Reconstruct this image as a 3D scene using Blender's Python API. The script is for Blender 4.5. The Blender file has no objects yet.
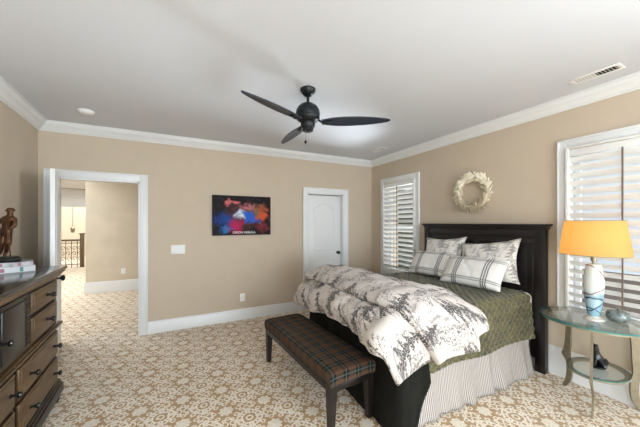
import bpy, bmesh, math, random
from mathutils import Vector, Matrix, noise
random.seed(7)
R = math.radians
PI = math.pi
S = bpy.context.scene
COL = S.collection

# ------------------------------------------------------------------ camera, world, light, exposure
cam_d = bpy.data.cameras.new('camera'); cam = bpy.data.objects.new('camera', cam_d); COL.objects.link(cam)
cam_d.sensor_width = 36; cam_d.lens = 36 * 273 / 640
cam_d.shift_y = 9 / 640
cam.location = (0, 0, 1.47); cam.rotation_euler = (R(90), 0, R(-26.65))
cam_d.clip_start = .05
S.camera = cam
W = bpy.data.worlds.new('world'); S.world = W; W.use_nodes = True
W.node_tree.nodes['Background'].inputs[0].default_value = (.80, .90, 1, 1)
W.node_tree.nodes['Background'].inputs[1].default_value = .8
S.view_settings.view_transform = 'Standard'; S.view_settings.look = 'None'
S.view_settings.gamma = 1; S.view_settings.exposure = 0.22
S.view_settings.use_curve_mapping = False

def area(name, loc, target, sx, sy, power, col=(1, 1, 1)):
    l = bpy.data.lights.new(name, 'AREA'); l.shape = 'RECTANGLE'; l.size = sx; l.size_y = sy
    l.energy = power; l.color = col
    o = bpy.data.objects.new(name, l); COL.objects.link(o); o.location = loc
    d = Vector(target) - Vector(loc)
    o.rotation_euler = d.to_track_quat('-Z', 'Y').to_euler()
    return o
# daylight outside the shuttered windows, reflected upwards off the bright ground
area('window_daylight', (6.5, 4.75, .0), (3.2, 3.4, 1.5), 1.3, 1.1, 900, (.80, .91, 1))
# fill lights from behind the camera, added to brighten the room
area('rear_fill', (1.0, -4.35, 1.4), (.3, 4, 1.1), 2.9, 2.1, 290, (.78, .90, 1))
area('side_fill', (3.75, -1.15, 1.6), (-1.4, -.4, 1.4), 1.3, 1.4, 300, (.77, .90, 1))
area('side_fill', (-1.75, -2.15, 1.7), (2.6, -.4, 1.6), 1.3, 1.4, 190, (.77, .90, 1))
# daylight of the landing and foyer beyond the bedroom door
area('landing_daylight', (-2.9, 7.6, 2.58), (-2.9, 7.6, 0), 1.9, 6.0, 190, (.84, .93, 1))
area('foyer_daylight', (-3.2, 13.4, 4.6), (-3.2, 13.6, 0), 3, 2.2, 260, (.86, .94, 1))

# ------------------------------------------------------------------ material helpers
def srgb(r, g, b):
    f = lambda c: (c / 255 / 12.92) if c / 255 <= .04045 else ((c / 255 + .055) / 1.055) ** 2.4
    return (f(r), f(g), f(b), 1)

class N:
    def __init__(s, name):
        s.m = bpy.data.materials.new(name); s.m.use_nodes = True
        s.t = s.m.node_tree; s.b = s.t.nodes['Principled BSDF']
    def n(s, ty, **k):
        x = s.t.nodes.new(ty)
        for a, v in k.items(): setattr(x, a, v)
        return x
    def l(s, a, b): s.t.links.new(a, b)
    def put(s, x, i, v):
        if hasattr(v, 'is_linked') or hasattr(v, 'links'): s.l(v, x.inputs[i])
        else: x.inputs[i].default_value = v
    def M(s, op, a, b=0.0, c=0.0):
        x = s.n('ShaderNodeMath', operation=op); s.put(x, 0, a)
        if op not in ('ABSOLUTE', 'SINE', 'FRACT', 'SQRT', 'COSINE', 'FLOOR'):
            s.put(x, 1, b)
            if op in ('MULTIPLY_ADD', 'SMOOTH_MAX', 'SMOOTH_MIN', 'COMPARE'): s.put(x, 2, c)
        return x.outputs[0]
    def coord(s, kind='Object'):
        return s.n('ShaderNodeTexCoord').outputs[kind]
    def xyz(s, v):
        x = s.n('ShaderNodeSeparateXYZ'); s.l(v, x.inputs[0]); return x.outputs
    def mapv(s, v, sc=(1, 1, 1), loc=(0, 0, 0), rot=(0, 0, 0)):
        x = s.n('ShaderNodeMapping'); s.l(v, x.inputs[0]); x.inputs[1].default_value = loc
        x.inputs[2].default_value = rot; x.inputs[3].default_value = sc; return x.outputs[0]
    def noise(s, v, sc, det=3, rough=.5, dist=0.0, out=0):
        x = s.n('ShaderNodeTexNoise'); s.l(v, x.inputs['Vector']); x.inputs['Scale'].default_value = sc
        x.inputs['Detail'].default_value = det; x.inputs['Roughness'].default_value = rough
        x.inputs['Distortion'].default_value = dist; return x.outputs[out]
    def step(s, v, lo, hi, a=0.0, b=1.0):
        x = s.n('ShaderNodeMapRange'); x.interpolation_type = 'SMOOTHSTEP'; s.put(x, 0, v)
        x.inputs[1].default_value = lo; x.inputs[2].default_value = hi
        x.inputs[3].default_value = a; x.inputs[4].default_value = b; return x.outputs[0]
    def mix(s, f, a, b):
        x = s.n('ShaderNodeMix', data_type='RGBA'); s.put(x, 0, f); s.put(x, 6, a); s.put(x, 7, b); return x.outputs[2]
    def bump(s, h, strength=.3, dist=.01):
        x = s.n('ShaderNodeBump'); x.inputs['Strength'].default_value = strength
        x.inputs['Distance'].default_value = dist; s.l(h, x.inputs['Height']); s.l(x.outputs[0], s.b.inputs['Normal'])
    def col(s, v): s.put(s.b, 'Base Color', v)
    def set(s, **k):
        for a, v in k.items(): s.b.inputs[a.replace('_', ' ')].default_value = v

def plain(name, c, rough=.5, metal=0.0, noise_amt=0.04, nscale=6, bump=0.0, bscale=150, **k):
    m = N(name); v = m.coord()
    f = m.noise(v, nscale, 4)
    c2 = tuple(max(0, x * (1 - noise_amt * 3)) for x in c[:3]) + (1,)
    m.col(m.mix(m.step(f, .35, .75), c, c2))
    m.set(Roughness=rough, Metallic=metal, **k)
    if bump: m.bump(m.noise(v, bscale, 2), bump, .004)
    return m.m

M = {}
M['wall'] = plain('wall_paint', srgb(197, 180, 158), .75, noise_amt=.01, bump=.06, bscale=220)
M['hall_wall'] = plain('landing_paint', srgb(210, 196, 174), .75, noise_amt=.03, nscale=3)
M['ceiling'] = plain('ceiling_paint', srgb(212, 213, 217), .85, noise_amt=.006, nscale=1.5)
M['trim'] = plain('white_trim_paint', srgb(226, 225, 223), .35, noise_amt=.004)
M['shutter'] = plain('shutter_paint', srgb(228, 225, 220), .4, noise_amt=.004)
M['black_wood'] = plain('black_wood', srgb(24, 17, 18), .34, noise_amt=.12, nscale=12)
M['espresso'] = plain('espresso_wood', srgb(22, 15, 13), .38, noise_amt=.12, nscale=12)
M['iron'] = plain('dark_bronze_metal', srgb(38, 42, 44), .38, .6, noise_amt=.05)
M['black'] = plain('black_lacquer', srgb(14, 13, 14), .3)
M['plastic'] = plain('white_plastic', srgb(232, 230, 226), .4, noise_amt=.003)
M['dark_gap'] = plain('dark_opening', srgb(45, 44, 43), .8)
M['bronze'] = plain('bronze', srgb(96, 66, 46), .35, .8, noise_amt=.15, nscale=30)
M['white_fabric'] = plain('white_cotton', srgb(226, 221, 212), .85, noise_amt=.01, bump=.1)
M['nickel'] = plain('brushed_champagne_metal', srgb(150, 138, 116), .4, .6, noise_amt=.06, nscale=20)
M['wreath'] = plain('cream_dried_leaves', srgb(236, 224, 198), .7, noise_amt=.06, nscale=30)
M['foot_drape'] = plain('shaded_foot_cloth', srgb(20, 19, 13), .85, noise_amt=.1, nscale=14, bump=.3, bscale=60)  # near-black, with the shade at the bed foot put into the colour
M['foot_drape'].node_tree.nodes['Principled BSDF'].inputs['Specular IOR Level'].default_value = .2
M['paper'] = plain('book_pages', srgb(222, 216, 204), .7)
M['pearl'] = plain('frosted_lamp_foot', srgb(205, 200, 188), .2, .1)

def carpet():
    m = N('patterned_carpet'); co = m.xyz(m.coord())
    pv = m.mapv(m.coord(), (1, 1, 1)); wob = m.noise(pv, 28, 2)
    wb = m.M('MULTIPLY', m.M('SUBTRACT', wob, .5), .07)
    U = m.M('ADD', m.M('DIVIDE', co[0], .3), wb); V = m.M('ADD', m.M('DIVIDE', m.M('SUBTRACT', co[1], .13), .3), wb)
    px = m.M('ABSOLUTE', m.M('SUBTRACT', m.M('FRACT', m.M('ADD', U, .5)), .5))
    py = m.M('ABSOLUTE', m.M('SUBTRACT', m.M('FRACT', m.M('ADD', V, .5)), .5))
    def dist(cx, cy):
        a = m.M('SUBTRACT', px, cx); b = m.M('SUBTRACT', py, cy)
        return m.M('SQRT', m.M('ADD', m.M('MULTIPLY', a, a), m.M('MULTIPLY', b, b)))
    def ring(cx, cy, r, w=.02):
        return m.step(m.M('ABSOLUTE', m.M('SUBTRACT', dist(cx, cy), r)), w * .6, w * 1.4, 1, 0)
    # eight-lobed pale flower at the tile centre
    ang = m.M('ARCTAN2', py, px)
    lob = m.M('MULTIPLY', m.M('COSINE', m.M('MULTIPLY', ang, 8)), .022)
    fl = m.step(m.M('SUBTRACT', dist(0, 0), lob), .160, .185, 1, 0)
    parts = [fl, ring(.5, .5, .075, .022), ring(.5, .5, .185, .02), ring(.27, .41, .062, .02), ring(.41, .27, .062, .02), ring(.5, .5, .30, .015),
             ring(.5, .10, .075, .017), ring(.10, .5, .075, .017), ring(.23, .23, .05, .018), ring(.0, .30, .05, .016), ring(.30, .0, .05, .016), ring(.10, .36, .035, .018), ring(.36, .10, .035, .018), ring(.5, .29, .05, .016), ring(.29, .5, .05, .016),
             m.step(m.M('ABSOLUTE', m.M('SUBTRACT', m.M('ADD', px, py), .62)), .012, .026, 1, 0)]
    x = parts[0]
    for p in parts[1:]: x = m.M('MAXIMUM', x, p)
    sp = m.noise(pv, 90, 2); fl_sp = m.M('MULTIPLY', fl, m.step(sp, .5, .62))
    big = m.noise(pv, .9, 2)
    tan = m.mix(m.step(big, .35, .65), srgb(178, 140, 92), srgb(176, 146, 108))
    cream = m.mix(m.M('MULTIPLY', fl_sp, .8), srgb(238, 226, 208), srgb(196, 182, 158))
    c = m.mix(x, tan, cream)
    fib = m.noise(pv, 400, 2, .7)
    c = m.mix(m.M('MULTIPLY', m.step(fib, .3, .7), .14), c, srgb(140, 112, 80))
    m.col(c); m.set(Roughness=.95); m.b.inputs['Specular IOR Level'].default_value = .1
    m.b.inputs['Sheen Weight'].default_value = .3
    m.bump(m.M('ADD', m.M('MULTIPLY', x, .5), fib), .35, .006)
    return m.m
M['carpet'] = carpet()

def toile(name, base, ink, cell, wgt=1.0):
    """scattered pine trees and sketchy hills in ink on cotton; uv in metres"""
    m = N(name); uv = m.coord('UV')
    jit = m.noise(uv, 60 / cell * .3, 3, .6, out=1)
    def layer(off, c, hgt, wid, dens):
        v0 = m.mapv(uv, (1 / c, 1 / c, 1), off, (0, 0, off[0] * .05))
        vo = m.n('ShaderNodeTexVoronoi'); vo.inputs['Scale'].default_value = 1; vo.inputs['Randomness'].default_value = .75; m.l(v0, vo.inputs['Vector'])
        sb = m.n('ShaderNodeVectorMath', operation='SUBTRACT'); m.l(v0, sb.inputs[0]); m.l(vo.outputs['Position'], sb.inputs[1])
        q = m.xyz(sb.outputs[0]); rnd = m.xyz(vo.outputs['Color'])
        up = m.M('ADD', q[0], hgt * .5); sd = m.M('ABSOLUTE', m.M('ADD', q[1], m.M('MULTIPLY', m.M('SUBTRACT', rnd[1], .5), m.M('MULTIPLY', q[0], .5))))
        hh = m.M('MULTIPLY', m.M('ADD', m.M('MULTIPLY', rnd[0], .5), .7), hgt)
        t_ = m.M('DIVIDE', up, hh)                                  # 0 foot .. 1 tip
        br = m.M('ADD', m.M('FRACT', m.M('MULTIPLY', t_, 6.0)), .35)  # tiers of branches
        jn = m.noise(m.mapv(v0, (1, 1, 1)), 14, 3, .65)
        w = m.M('MULTIPLY', m.M('MULTIPLY', m.M('SUBTRACT', 1.0, t_), wid), m.M('MULTIPLY', m.M('SUBTRACT', 1.55, br), m.M('ADD', jn, .45)))
        inside = m.step(m.M('SUBTRACT', w, sd), -.01, .012)
        inside = m.M('MULTIPLY', inside, m.step(t_, .02, .06)); inside = m.M('MULTIPLY', inside, m.step(t_, .97, 1.0, 1, 0))
        stip = m.step(m.noise(v0, 34, 3, .7), .53 - dens * .1, .57 - dens * .1)
        core = m.step(sd, .0, .07, 1, .0)
        return m.M('MULTIPLY', inside, m.M('MINIMUM', m.M('ADD', m.M('MULTIPLY', stip, .9), m.M('MULTIPLY', core, .45)), 1))
    x = layer((0, 0, 0), cell, .95, .40, 1.0)
    x = m.M('MAXIMUM', x, m.M('MULTIPLY', layer((3.4, 1.7, 0), cell * .62, .8, .34, .3), .75))
    # round leafy crowns, loosely stippled
    rn = m.noise(uv, 1.9 / cell, 3, .55, .4); crown_ = m.step(rn, .51, .57)
    st = m.step(m.noise(uv, 24 / cell, 3, .7, 1.0), .50, .56)
    x = m.M('MAXIMUM', x, m.M('MULTIPLY', m.M('MULTIPLY', crown_, st), .85))
    # hill contours and grass strokes
    hl = m.noise(m.mapv(uv, (1.6, .8, 1)), 2.2 / cell, 3, .5, .3)
    ln = m.step(m.M('ABSOLUTE', m.M('SUBTRACT', m.M('FRACT', m.M('MULTIPLY', hl, 7)), .5)), .03, .06, .55, 0)
    ln = m.M('MULTIPLY', ln, m.step(m.noise(uv, 5 / cell, 2), .47, .53))
    x = m.M('MULTIPLY', m.M('MINIMUM', m.M('MAXIMUM', x, ln), .93), wgt)
    m.col(m.mix(x, srgb(*base), srgb(*ink))); m.set(Roughness=.85)
    m.b.inputs['Sheen Weight'].default_value = .12
    m.bump(m.noise(uv, 14, 3), .35, .02)
    return m.m
M['toile'] = toile('tree_print_cotton', (198, 187, 178), (24, 21, 26), .34)
M['toile_fine'] = toile('fine_tree_print_cotton', (226, 220, 212), (70, 66, 70), .26, .8)

def stripes_mask(m, c, centers, w):
    x = None
    for q in centers:
        s_ = m.step(m.M('ABSOLUTE', m.M('SUBTRACT', c, q)), w * .7, w * 1.3, 1, 0)
        x = s_ if x is None else m.M('MAXIMUM', x, s_)
    return x

def window_check():
    m = N('black_windowpane_check_cotton'); uv = m.xyz(m.coord('UV'))
    fx = uv[0]; fy = uv[1]
    vx = stripes_mask(m, fx, (.20, .235, .27, .68, .715, .75), .0075)
    vy = stripes_mask(m, fy, (.14, .20, .82, .88), .010)
    band = m.M('MULTIPLY', m.M('MAXIMUM', stripes_mask(m, fx, (.235, .715), .05), stripes_mask(m, fy, (.185, .855), .045)), .22)
    x = m.M('MAXIMUM', m.M('MAXIMUM', m.M('MULTIPLY', vx, .85), m.M('MULTIPLY', vy, .75)), band)
    m.col(m.mix(x, srgb(226, 222, 216), srgb(34, 32, 34))); m.set(Roughness=.85)
    m.bump(m.noise(m.coord('UV'), 12, 3), .25, .02)
    return m.m
M['check'] = window_check()

def tartan():
    m = N('green_and_rust_tartan'); co = m.xyz(m.coord('UV'))
    P = .112
    def fam(c, ph):
        f = m.M('FRACT', m.M('ADD', m.M('DIVIDE', c, P), ph))
        dark = m.step(m.M('ABSOLUTE', m.M('SUBTRACT', f, .5)), .21, .25, 1, 0)
        thin = stripes_mask(m, f, (.42, .58), .012)
        red = stripes_mask(m, f, (.07, .93), .03)
        blue = stripes_mask(m, f, (.5,), .03)
        return dark, thin, red, blue
    d1, t1, r1, b1 = fam(co[0], .1); d2, t2, r2, b2 = fam(co[1], .35)
    c = m.mix(m.M('MULTIPLY', m.M('ADD', d1, d2), .5), srgb(92, 62, 46), srgb(22, 32, 25))
    c = m.mix(m.M('MULTIPLY', m.M('MAXIMUM', r1, r2), .6), c, srgb(50, 58, 44))
    c = m.mix(m.M('MULTIPLY', m.M('MAXIMUM', b1, b2), .5), c, srgb(92, 108, 110))
    c = m.mix(m.M('MULTIPLY', m.M('MAXIMUM', t1, t2), .7), c, srgb(20, 20, 20))
    m.col(c); m.set(Roughness=.9); m.b.inputs['Specular IOR Level'].default_value = .2
    m.bump(m.noise(m.coord('UV'), 300, 2), .2, .003)
    return m.m
M['tartan'] = tartan()

def ticking():
    m = N('grey_ticking_stripe'); uv = m.xyz(m.coord('UV'))
    f = m.M('FRACT', m.M('MULTIPLY', uv[0], 62))
    m.col(m.mix(m.step(m.M('ABSOLUTE', m.M('SUBTRACT', f, .5)), .16, .24, 1, 0), srgb(184, 174, 164), srgb(104, 98, 96)))
    m.set(Roughness=.9); return m.m
M['ticking'] = ticking()

def quilt_mat():
    m = N('olive_quilted_velvet'); v = m.coord()
    f = m.noise(v, 16, 4)
    m.col(m.mix(m.step(f, .3, .7), srgb(84, 77, 38), srgb(56, 52, 24))); m.set(Roughness=.75)
    m.b.inputs['Sheen Weight'].default_value = .34
    return m.m
M['quilt'] = quilt_mat()

def nebula():
    m = N('nebula_print'); uv = m.coord('UV'); c = m.xyz(uv)
    w = m.noise(m.mapv(uv, (1.5, 1, 1)), 4.0, 8, .62, .5, out=1)
    wv = m.n('ShaderNodeVectorMath', operation='MULTIPLY_ADD'); m.l(w, wv.inputs[0])
    wv.inputs[1].default_value = (.56, .56, 0); m.l(uv, wv.inputs[2]); q = m.xyz(wv.outputs[0])
    def blob(x, y, r0, r1, sx=1.0, sy=1.0):
        a = m.M('MULTIPLY', m.M('SUBTRACT', q[0], x + .28), sx); b = m.M('MULTIPLY', m.M('SUBTRACT', q[1], y + .28), sy)
        return m.step(m.M('SQRT', m.M('ADD', m.M('MULTIPLY', a, a), m.M('MULTIPLY', b, b))), r0, r1, 1, 0)
    c0 = srgb(28, 21, 24)
    c0 = m.mix(blob(.55, .5, .1, .45), c0, srgb(92, 52, 46))
    c0 = m.mix(blob(.84, .55, .03, .26, 1.4), c0, srgb(205, 84, 48))
    c0 = m.mix(blob(.72, .66, .02, .18), c0, srgb(120, 96, 62))
    c0 = m.mix(blob(.20, .40, .02, .28), c0, srgb(28, 66, 140))
    c0 = m.mix(blob(.36, .22, .02, .20, 1, .8), c0, srgb(176, 32, 84))
    c0 = m.mix(blob(.20, .12, .0, .14), c0, srgb(30, 120, 190))
    c0 = m.mix(blob(.62, .42, .05, .20), c0, srgb(36, 92, 190))
    c0 = m.mix(blob(.32, .86, .02, .11), c0, srgb(196, 100, 104))
    c0 = m.mix(blob(.56, .72, .0, .13, .7), c0, srgb(190, 110, 120))
    c0 = m.mix(blob(.46, .52, .0, .15), c0, srgb(205, 220, 232))
    c0 = m.mix(blob(.86, .2, .0, .2), c0, srgb(120, 40, 46))
    vn = m.n('ShaderNodeTexVoronoi'); m.l(uv, vn.inputs['Vector']); vn.inputs['Scale'].default_value = 26
    st = m.step(vn.outputs['Distance'], .06, .1, .8, 0)
    m.col(m.mix(st, c0, srgb(215, 215, 225))); m.set(Roughness=.6); m.b.inputs['Specular IOR Level'].default_value = .15
    return m.m
M['nebula'] = nebula()

def vase_mat():
    m = N('swirled_blue_art_glass'); v = m.coord(); c = m.xyz(v)
    w = m.noise(v, 7, 2, .5, .5); z = m.M('ADD', c[2], m.M('MULTIPLY', m.M('SUBTRACT', w, .5), .10))
    base = m.mix(m.step(z, .16, .25), srgb(122, 160, 176), srgb(206, 208, 200))
    base = m.mix(m.M('MULTIPLY', m.step(m.noise(v, 14, 3), .45, .6), .45), base, srgb(196, 212, 216))
    c2 = m.M('ADD', m.M('MULTIPLY', c[0], .55), m.M('MULTIPLY', c[1], -.35))
    def line(z0, w_, sl, colr, b):
        d = m.M('ABSOLUTE', m.M('SUBTRACT', m.M('ADD', z, m.M('MULTIPLY', c2, sl)), z0))
        return m.mix(m.step(d, w_ * .6, w_ * 1.4, .9, 0), b, colr)
    b = line(.375, .006, 1.5, srgb(128, 66, 52), base)
    b = line(.235, .006, -.9, srgb(120, 74, 62), b)
    b = line(.155, .005, .6, srgb(26, 34, 52), b)
    b = line(.105, .006, -1.3, srgb(26, 34, 52), b)
    b = line(.06, .004, 1.2, srgb(40, 60, 84), b)
    m.col(b); m.set(Roughness=.12); m.b.inputs['Coat Weight'].default_value = .5
    return m.m
M['vase'] = vase_mat()

def shade_mat():
    m = N('cream_lamp_shade'); t = m.n('ShaderNodeBsdfTranslucent'); t.inputs[0].default_value = srgb(255, 206, 118)
    d = m.n('ShaderNodeBsdfDiffuse'); d.inputs[0].default_value = srgb(214, 178, 120)
    mx = m.n('ShaderNodeMixShader'); mx.inputs[0].default_value = .55
    m.l(d.outputs[0], mx.inputs[1]); m.l(t.outputs[0], mx.inputs[2])
    m.l(mx.outputs[0], m.t.nodes['Material Output'].inputs[0]); return m.m
M['shade'] = shade_mat()

def glass(name, tint=(1, 1, 1, 1), ior=1.45, frost=0.0):
    m = N(name); tr = m.n('ShaderNodeBsdfTransparent'); tr.inputs[0].default_value = tint
    g = m.n('ShaderNodeBsdfGlossy'); g.inputs['Roughness'].default_value = .02 + frost
    lw = m.n('ShaderNodeLayerWeight'); lw.inputs[0].default_value = .5
    r0 = ((ior - 1) / (ior + 1)) ** 2
    fr = m.M('MULTIPLY_ADD', m.M('POWER', lw.outputs['Facing'], 4.0), 1 - r0, r0)
    mx = m.n('ShaderNodeMixShader'); m.l(fr, mx.inputs[0]); m.l(tr.outputs[0], mx.inputs[1]); m.l(g.outputs[0], mx.inputs[2])
    m.l(mx.outputs[0], m.t.nodes['Material Output'].inputs[0]); return m.m
M['pane'] = glass('window_glass')
M['table_glass'] = glass('clear_table_glass', (.93, .97, .96, 1), 2.3)
M['edge_glass'] = plain('green_glass_edge', srgb(48, 122, 116), .15, noise_amt=.1, nscale=15)

def jar_mat():
    m = N('weathered_pewter_glaze'); v = m.coord()
    f = m.noise(v, 40, 4, .6)
    m.col(m.mix(m.step(f, .35, .65), srgb(132, 140, 138), srgb(84, 88, 84))); m.set(Roughness=.35, Metallic=.3); return m.m
M['jar'] = jar_mat()

def wood_tan():
    m = N('glazed_brown_wood'); v = m.coord()
    f = m.noise(m.mapv(v, (4, .7, 6)), 7, 4, .6)
    m.col(m.mix(m.step(f, .3, .7), srgb(100, 74, 44), srgb(72, 52, 31))); m.set(Roughness=.4); return m.m
M['wood'] = wood_tan()
M['wood_dark'] = plain('dark_glazed_wood', srgb(30, 22, 16), .35, noise_amt=.1, nscale=9)
M['wood_top'] = plain('polished_dark_dresser_top', srgb(36, 28, 23), .16, noise_amt=.1, nscale=9)

def blade_mat(name, c):
    m = N(name); v = m.coord()
    f = m.noise(m.mapv(v, (1, 14, 4)), 6, 3, .6)
    m.col(m.mix(m.step(f, .3, .7), c, tuple(x * .75 for x in c[:3]) + (1,))); m.set(Roughness=.42); return m.m
M['blade'] = blade_mat('dark_fan_blade', srgb(38, 46, 60))  # blue reflection on the blades is put into their colour

# ------------------------------------------------------------------ mesh helpers
def box(bm, a, b, bev=0.0, seg=2):
    """box between corners a and b"""
    r = bmesh.ops.create_cube(bm, size=1)
    sz = [abs(b[i] - a[i]) for i in range(3)]; c = [(a[i] + b[i]) / 2 for i in range(3)]
    for v in r['verts']:
        v.co = Vector((v.co.x * sz[0] + c[0], v.co.y * sz[1] + c[1], v.co.z * sz[2] + c[2]))
    if bev > 0:
        es = list({e for v in r['verts'] for e in v.link_edges})
        bmesh.ops.bevel(bm, geom=es, offset=min(bev, min(sz) * .45), segments=seg, affect='EDGES', profile=.5)
    return bm

def lathe(bm, prof, seg=32, c=(0, 0, 0), cap=True, sx=1.0, sy=1.0):
    rings = []
    for r, z in prof:
        rings.append([bm.verts.new((c[0] + r * sx * math.cos(2 * PI * i / seg), c[1] + r * sy * math.sin(2 * PI * i / seg), c[2] + z)) for i in range(seg)])
    for a, b in zip(rings, rings[1:]):
        for i in range(seg):
            j = (i + 1) % seg; bm.faces.new((a[i], a[j], b[j], b[i]))
    if cap:
        bm.faces.new(list(reversed(rings[0]))); bm.faces.new(rings[-1])
    return bm

def tube(bm, pts, r, seg=8, cap=True):
    pts = [Vector(p) for p in pts]; rings = []; up0 = Vector((0, 0, 1))
    rs = r if isinstance(r, (list, tuple)) else [r] * len(pts)
    prev = None
    for i, p in enumerate(pts):
        d = (pts[min(i + 1, len(pts) - 1)] - pts[max(i - 1, 0)]).normalized()
        if prev is None:
            n = d.cross(up0)
            if n.length < .01: n = d.cross(Vector((1, 0, 0)))
        else: n = prev - d * prev.dot(d)
        n.normalize(); prev = n; b = d.cross(n)
        rings.append([bm.verts.new(p + (n * math.cos(2 * PI * k / seg) + b * math.sin(2 * PI * k / seg)) * rs[i]) for k in range(seg)])
    for a, b in zip(rings, rings[1:]):
        for k in range(seg):
            j = (k + 1) % seg; bm.faces.new((a[k], b[k], b[j], a[j]))
    if cap:
        bm.faces.new(rings[0]); bm.faces.new(list(reversed(rings[-1])))
    return bm

def prism(bm, prof, origin, ax, ay, along, length):
    """extrude a 2D profile; ax, ay profile axes, along the extrusion direction"""
    o = Vector(origin); ax = Vector(ax); ay = Vector(ay); al = Vector(along).normalized() * length
    A = [bm.verts.new(o + ax * x + ay * y) for x, y in prof]; B = [bm.verts.new(v.co + al) for v in A]
    n = len(A)
    for i in range(n): bm.faces.new((A[i], A[(i + 1) % n], B[(i + 1) % n], B[i]))
    bm.faces.new(list(reversed(A))); bm.faces.new(B)
    return bm

def grid(bm, P, uvs=None, close=False):
    """P[i][j] points -> quad sheet with UVs"""
    uvl = bm.loops.layers.uv.verify()
    V = [[bm.verts.new(p) for p in row] for row in P]
    for i in range(len(V) - 1):
        for j in range(len(V[0]) - 1):
            f = bm.faces.new((V[i][j], V[i][j + 1], V[i + 1][j + 1], V[i + 1][j]))
            if uvs:
                for lp, (a, b) in zip(f.loops, ((i, j), (i, j + 1), (i + 1, j + 1), (i + 1, j))): lp[uvl].uv = uvs[a][b]
    return V

def obj(name, bm, mat, parent=None, smooth=True, loc=None, angle=40):
    bmesh.ops.recalc_face_normals(bm, faces=bm.faces)
    me = bpy.data.meshes.new(name); bm.to_mesh(me); bm.free()
    if mat is not None: me.materials.append(M[mat] if isinstance(mat, str) else mat)
    if smooth:
        for p in me.polygons: p.use_smooth = True
        me.set_sharp_from_angle(angle=R(angle))
    o = bpy.data.objects.new(name, me); COL.objects.link(o)
    if parent is not None: o.parent = parent
    if loc is not None: o.location = loc
    return o

def tag(o, label, cat, group=None):
    o['label'] = label; o['category'] = cat
    if group: o['group'] = group
    return o
def thing(name, label, cat, loc=(0, 0, 0), rotz=0.0, group=None):
    o = bpy.data.objects.new(name, None); COL.objects.link(o); o.location = loc; o.rotation_euler = (0, 0, rotz)
    o.empty_display_size = .1
    return tag(o, label, cat, group)
def struct(name, bm, mat, parent=None, **k):
    o = obj(name, bm, mat, parent, **k)
    if parent is None: o['kind'] = 'structure'
    return o
NB = bmesh.new

# ------------------------------------------------------------------ the room
X0, X1, Y1, YR, ZC = -1.479, 3.23, 4.23, -4.0, 2.63
SK = math.atan(.075)                     # the left wall runs slightly out of square
def leftx(y): return X0 + (Y1 - y) * .075

bm = NB(); box(bm, (-6, -4.2, -.1), (6, 16, 0)); f = struct('floor', bm, 'carpet', smooth=False); f['kind'] = 'structure'
bm = NB(); box(bm, (-1.75, -4.2, ZC), (3.6, 4.35, ZC + .12)); struct('ceiling', bm, 'ceiling', smooth=False)

# back wall with the bedroom doorway and the closet doorway
DO = (-1.335, -.500, 2.0); CO = (1.885, 2.595, 1.975)
bm = NB()
box(bm, (-1.9, Y1, 0), (DO[0], Y1 + .12, ZC)); box(bm, (DO[0], Y1, DO[2]), (DO[1], Y1 + .12, ZC))
box(bm, (DO[1], Y1, 0), (CO[0], Y1 + .12, ZC)); box(bm, (CO[0], Y1, CO[2]), (CO[1], Y1 + .12, ZC))
box(bm, (CO[1], Y1, 0), (X1 + .15, Y1 + .12, ZC)); box(bm, (CO[0] - .1, Y1 + .125, 0), (CO[1] + .1, Y1 + .15, 2.1))
struct('wall_back', bm, 'wall', smooth=False)
# left wall, with an opening added behind the camera for a fill light
bm = NB()
def lseg(y0, y1, z0, z1):
    prism(bm, [(0, z0), (-.12, z0), (-.12, z1), (0, z1)], (leftx(y0), y0, 0), (1, 0, 0), (0, 0, 1), (leftx(y1) - leftx(y0), y1 - y0, 0), math.hypot(leftx(y1) - leftx(y0), y1 - y0))
lseg(YR, -2.8, 0, ZC); lseg(-1.5, Y1 + .05, 0, ZC); lseg(-2.8, -1.5, 0, .7); lseg(-2.8, -1.5, 2.17, ZC)
struct('wall_left', bm, 'wall', smooth=False)
bm = NB()
for y in (-2.8, -2.17, -1.54): box(bm, (-1.09, y, .7), (-1.05, y + .04, 2.17))
for z in (.7, 1.42, 2.13): box(bm, (-1.089, -2.8, z), (-1.051, -1.5, z + .04))
w5 = struct('window_5', bm, 'trim', smooth=False)  # unseen window, added to frame the left fill light
bm = NB(); box(bm, (-1.072, -2.76, .72), (-1.068, -1.52, 2.15)); obj('glass_pane', bm, 'pane', w5, smooth=False)  # pane of the added left window
# right wall with two window openings  (y0,y1,z0,z1)
WN = [(3.105, 3.855, .60, 2.17), (.50, 1.25, .62, 2.17)]
bm = NB(); T = .16
ys = [YR - .1, WN[1][0], WN[1][1], WN[0][0], WN[0][1], Y1]
ys = [YR - .1, -1.8, -.5] + ys[1:]
WN.append((-1.8, -.5, .7, 2.17))  # unseen opening, added for the right fill light
for k in (0, 2, 4, 6): box(bm, (X1, ys[k], 0), (X1 + T, ys[k + 1], ZC))
for (a, b, c, d) in WN:
    box(bm, (X1, a, 0), (X1 + T, b, c)); box(bm, (X1, a, d), (X1 + T, b, ZC))
struct('wall_right', bm, 'wall', smooth=False)
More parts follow.
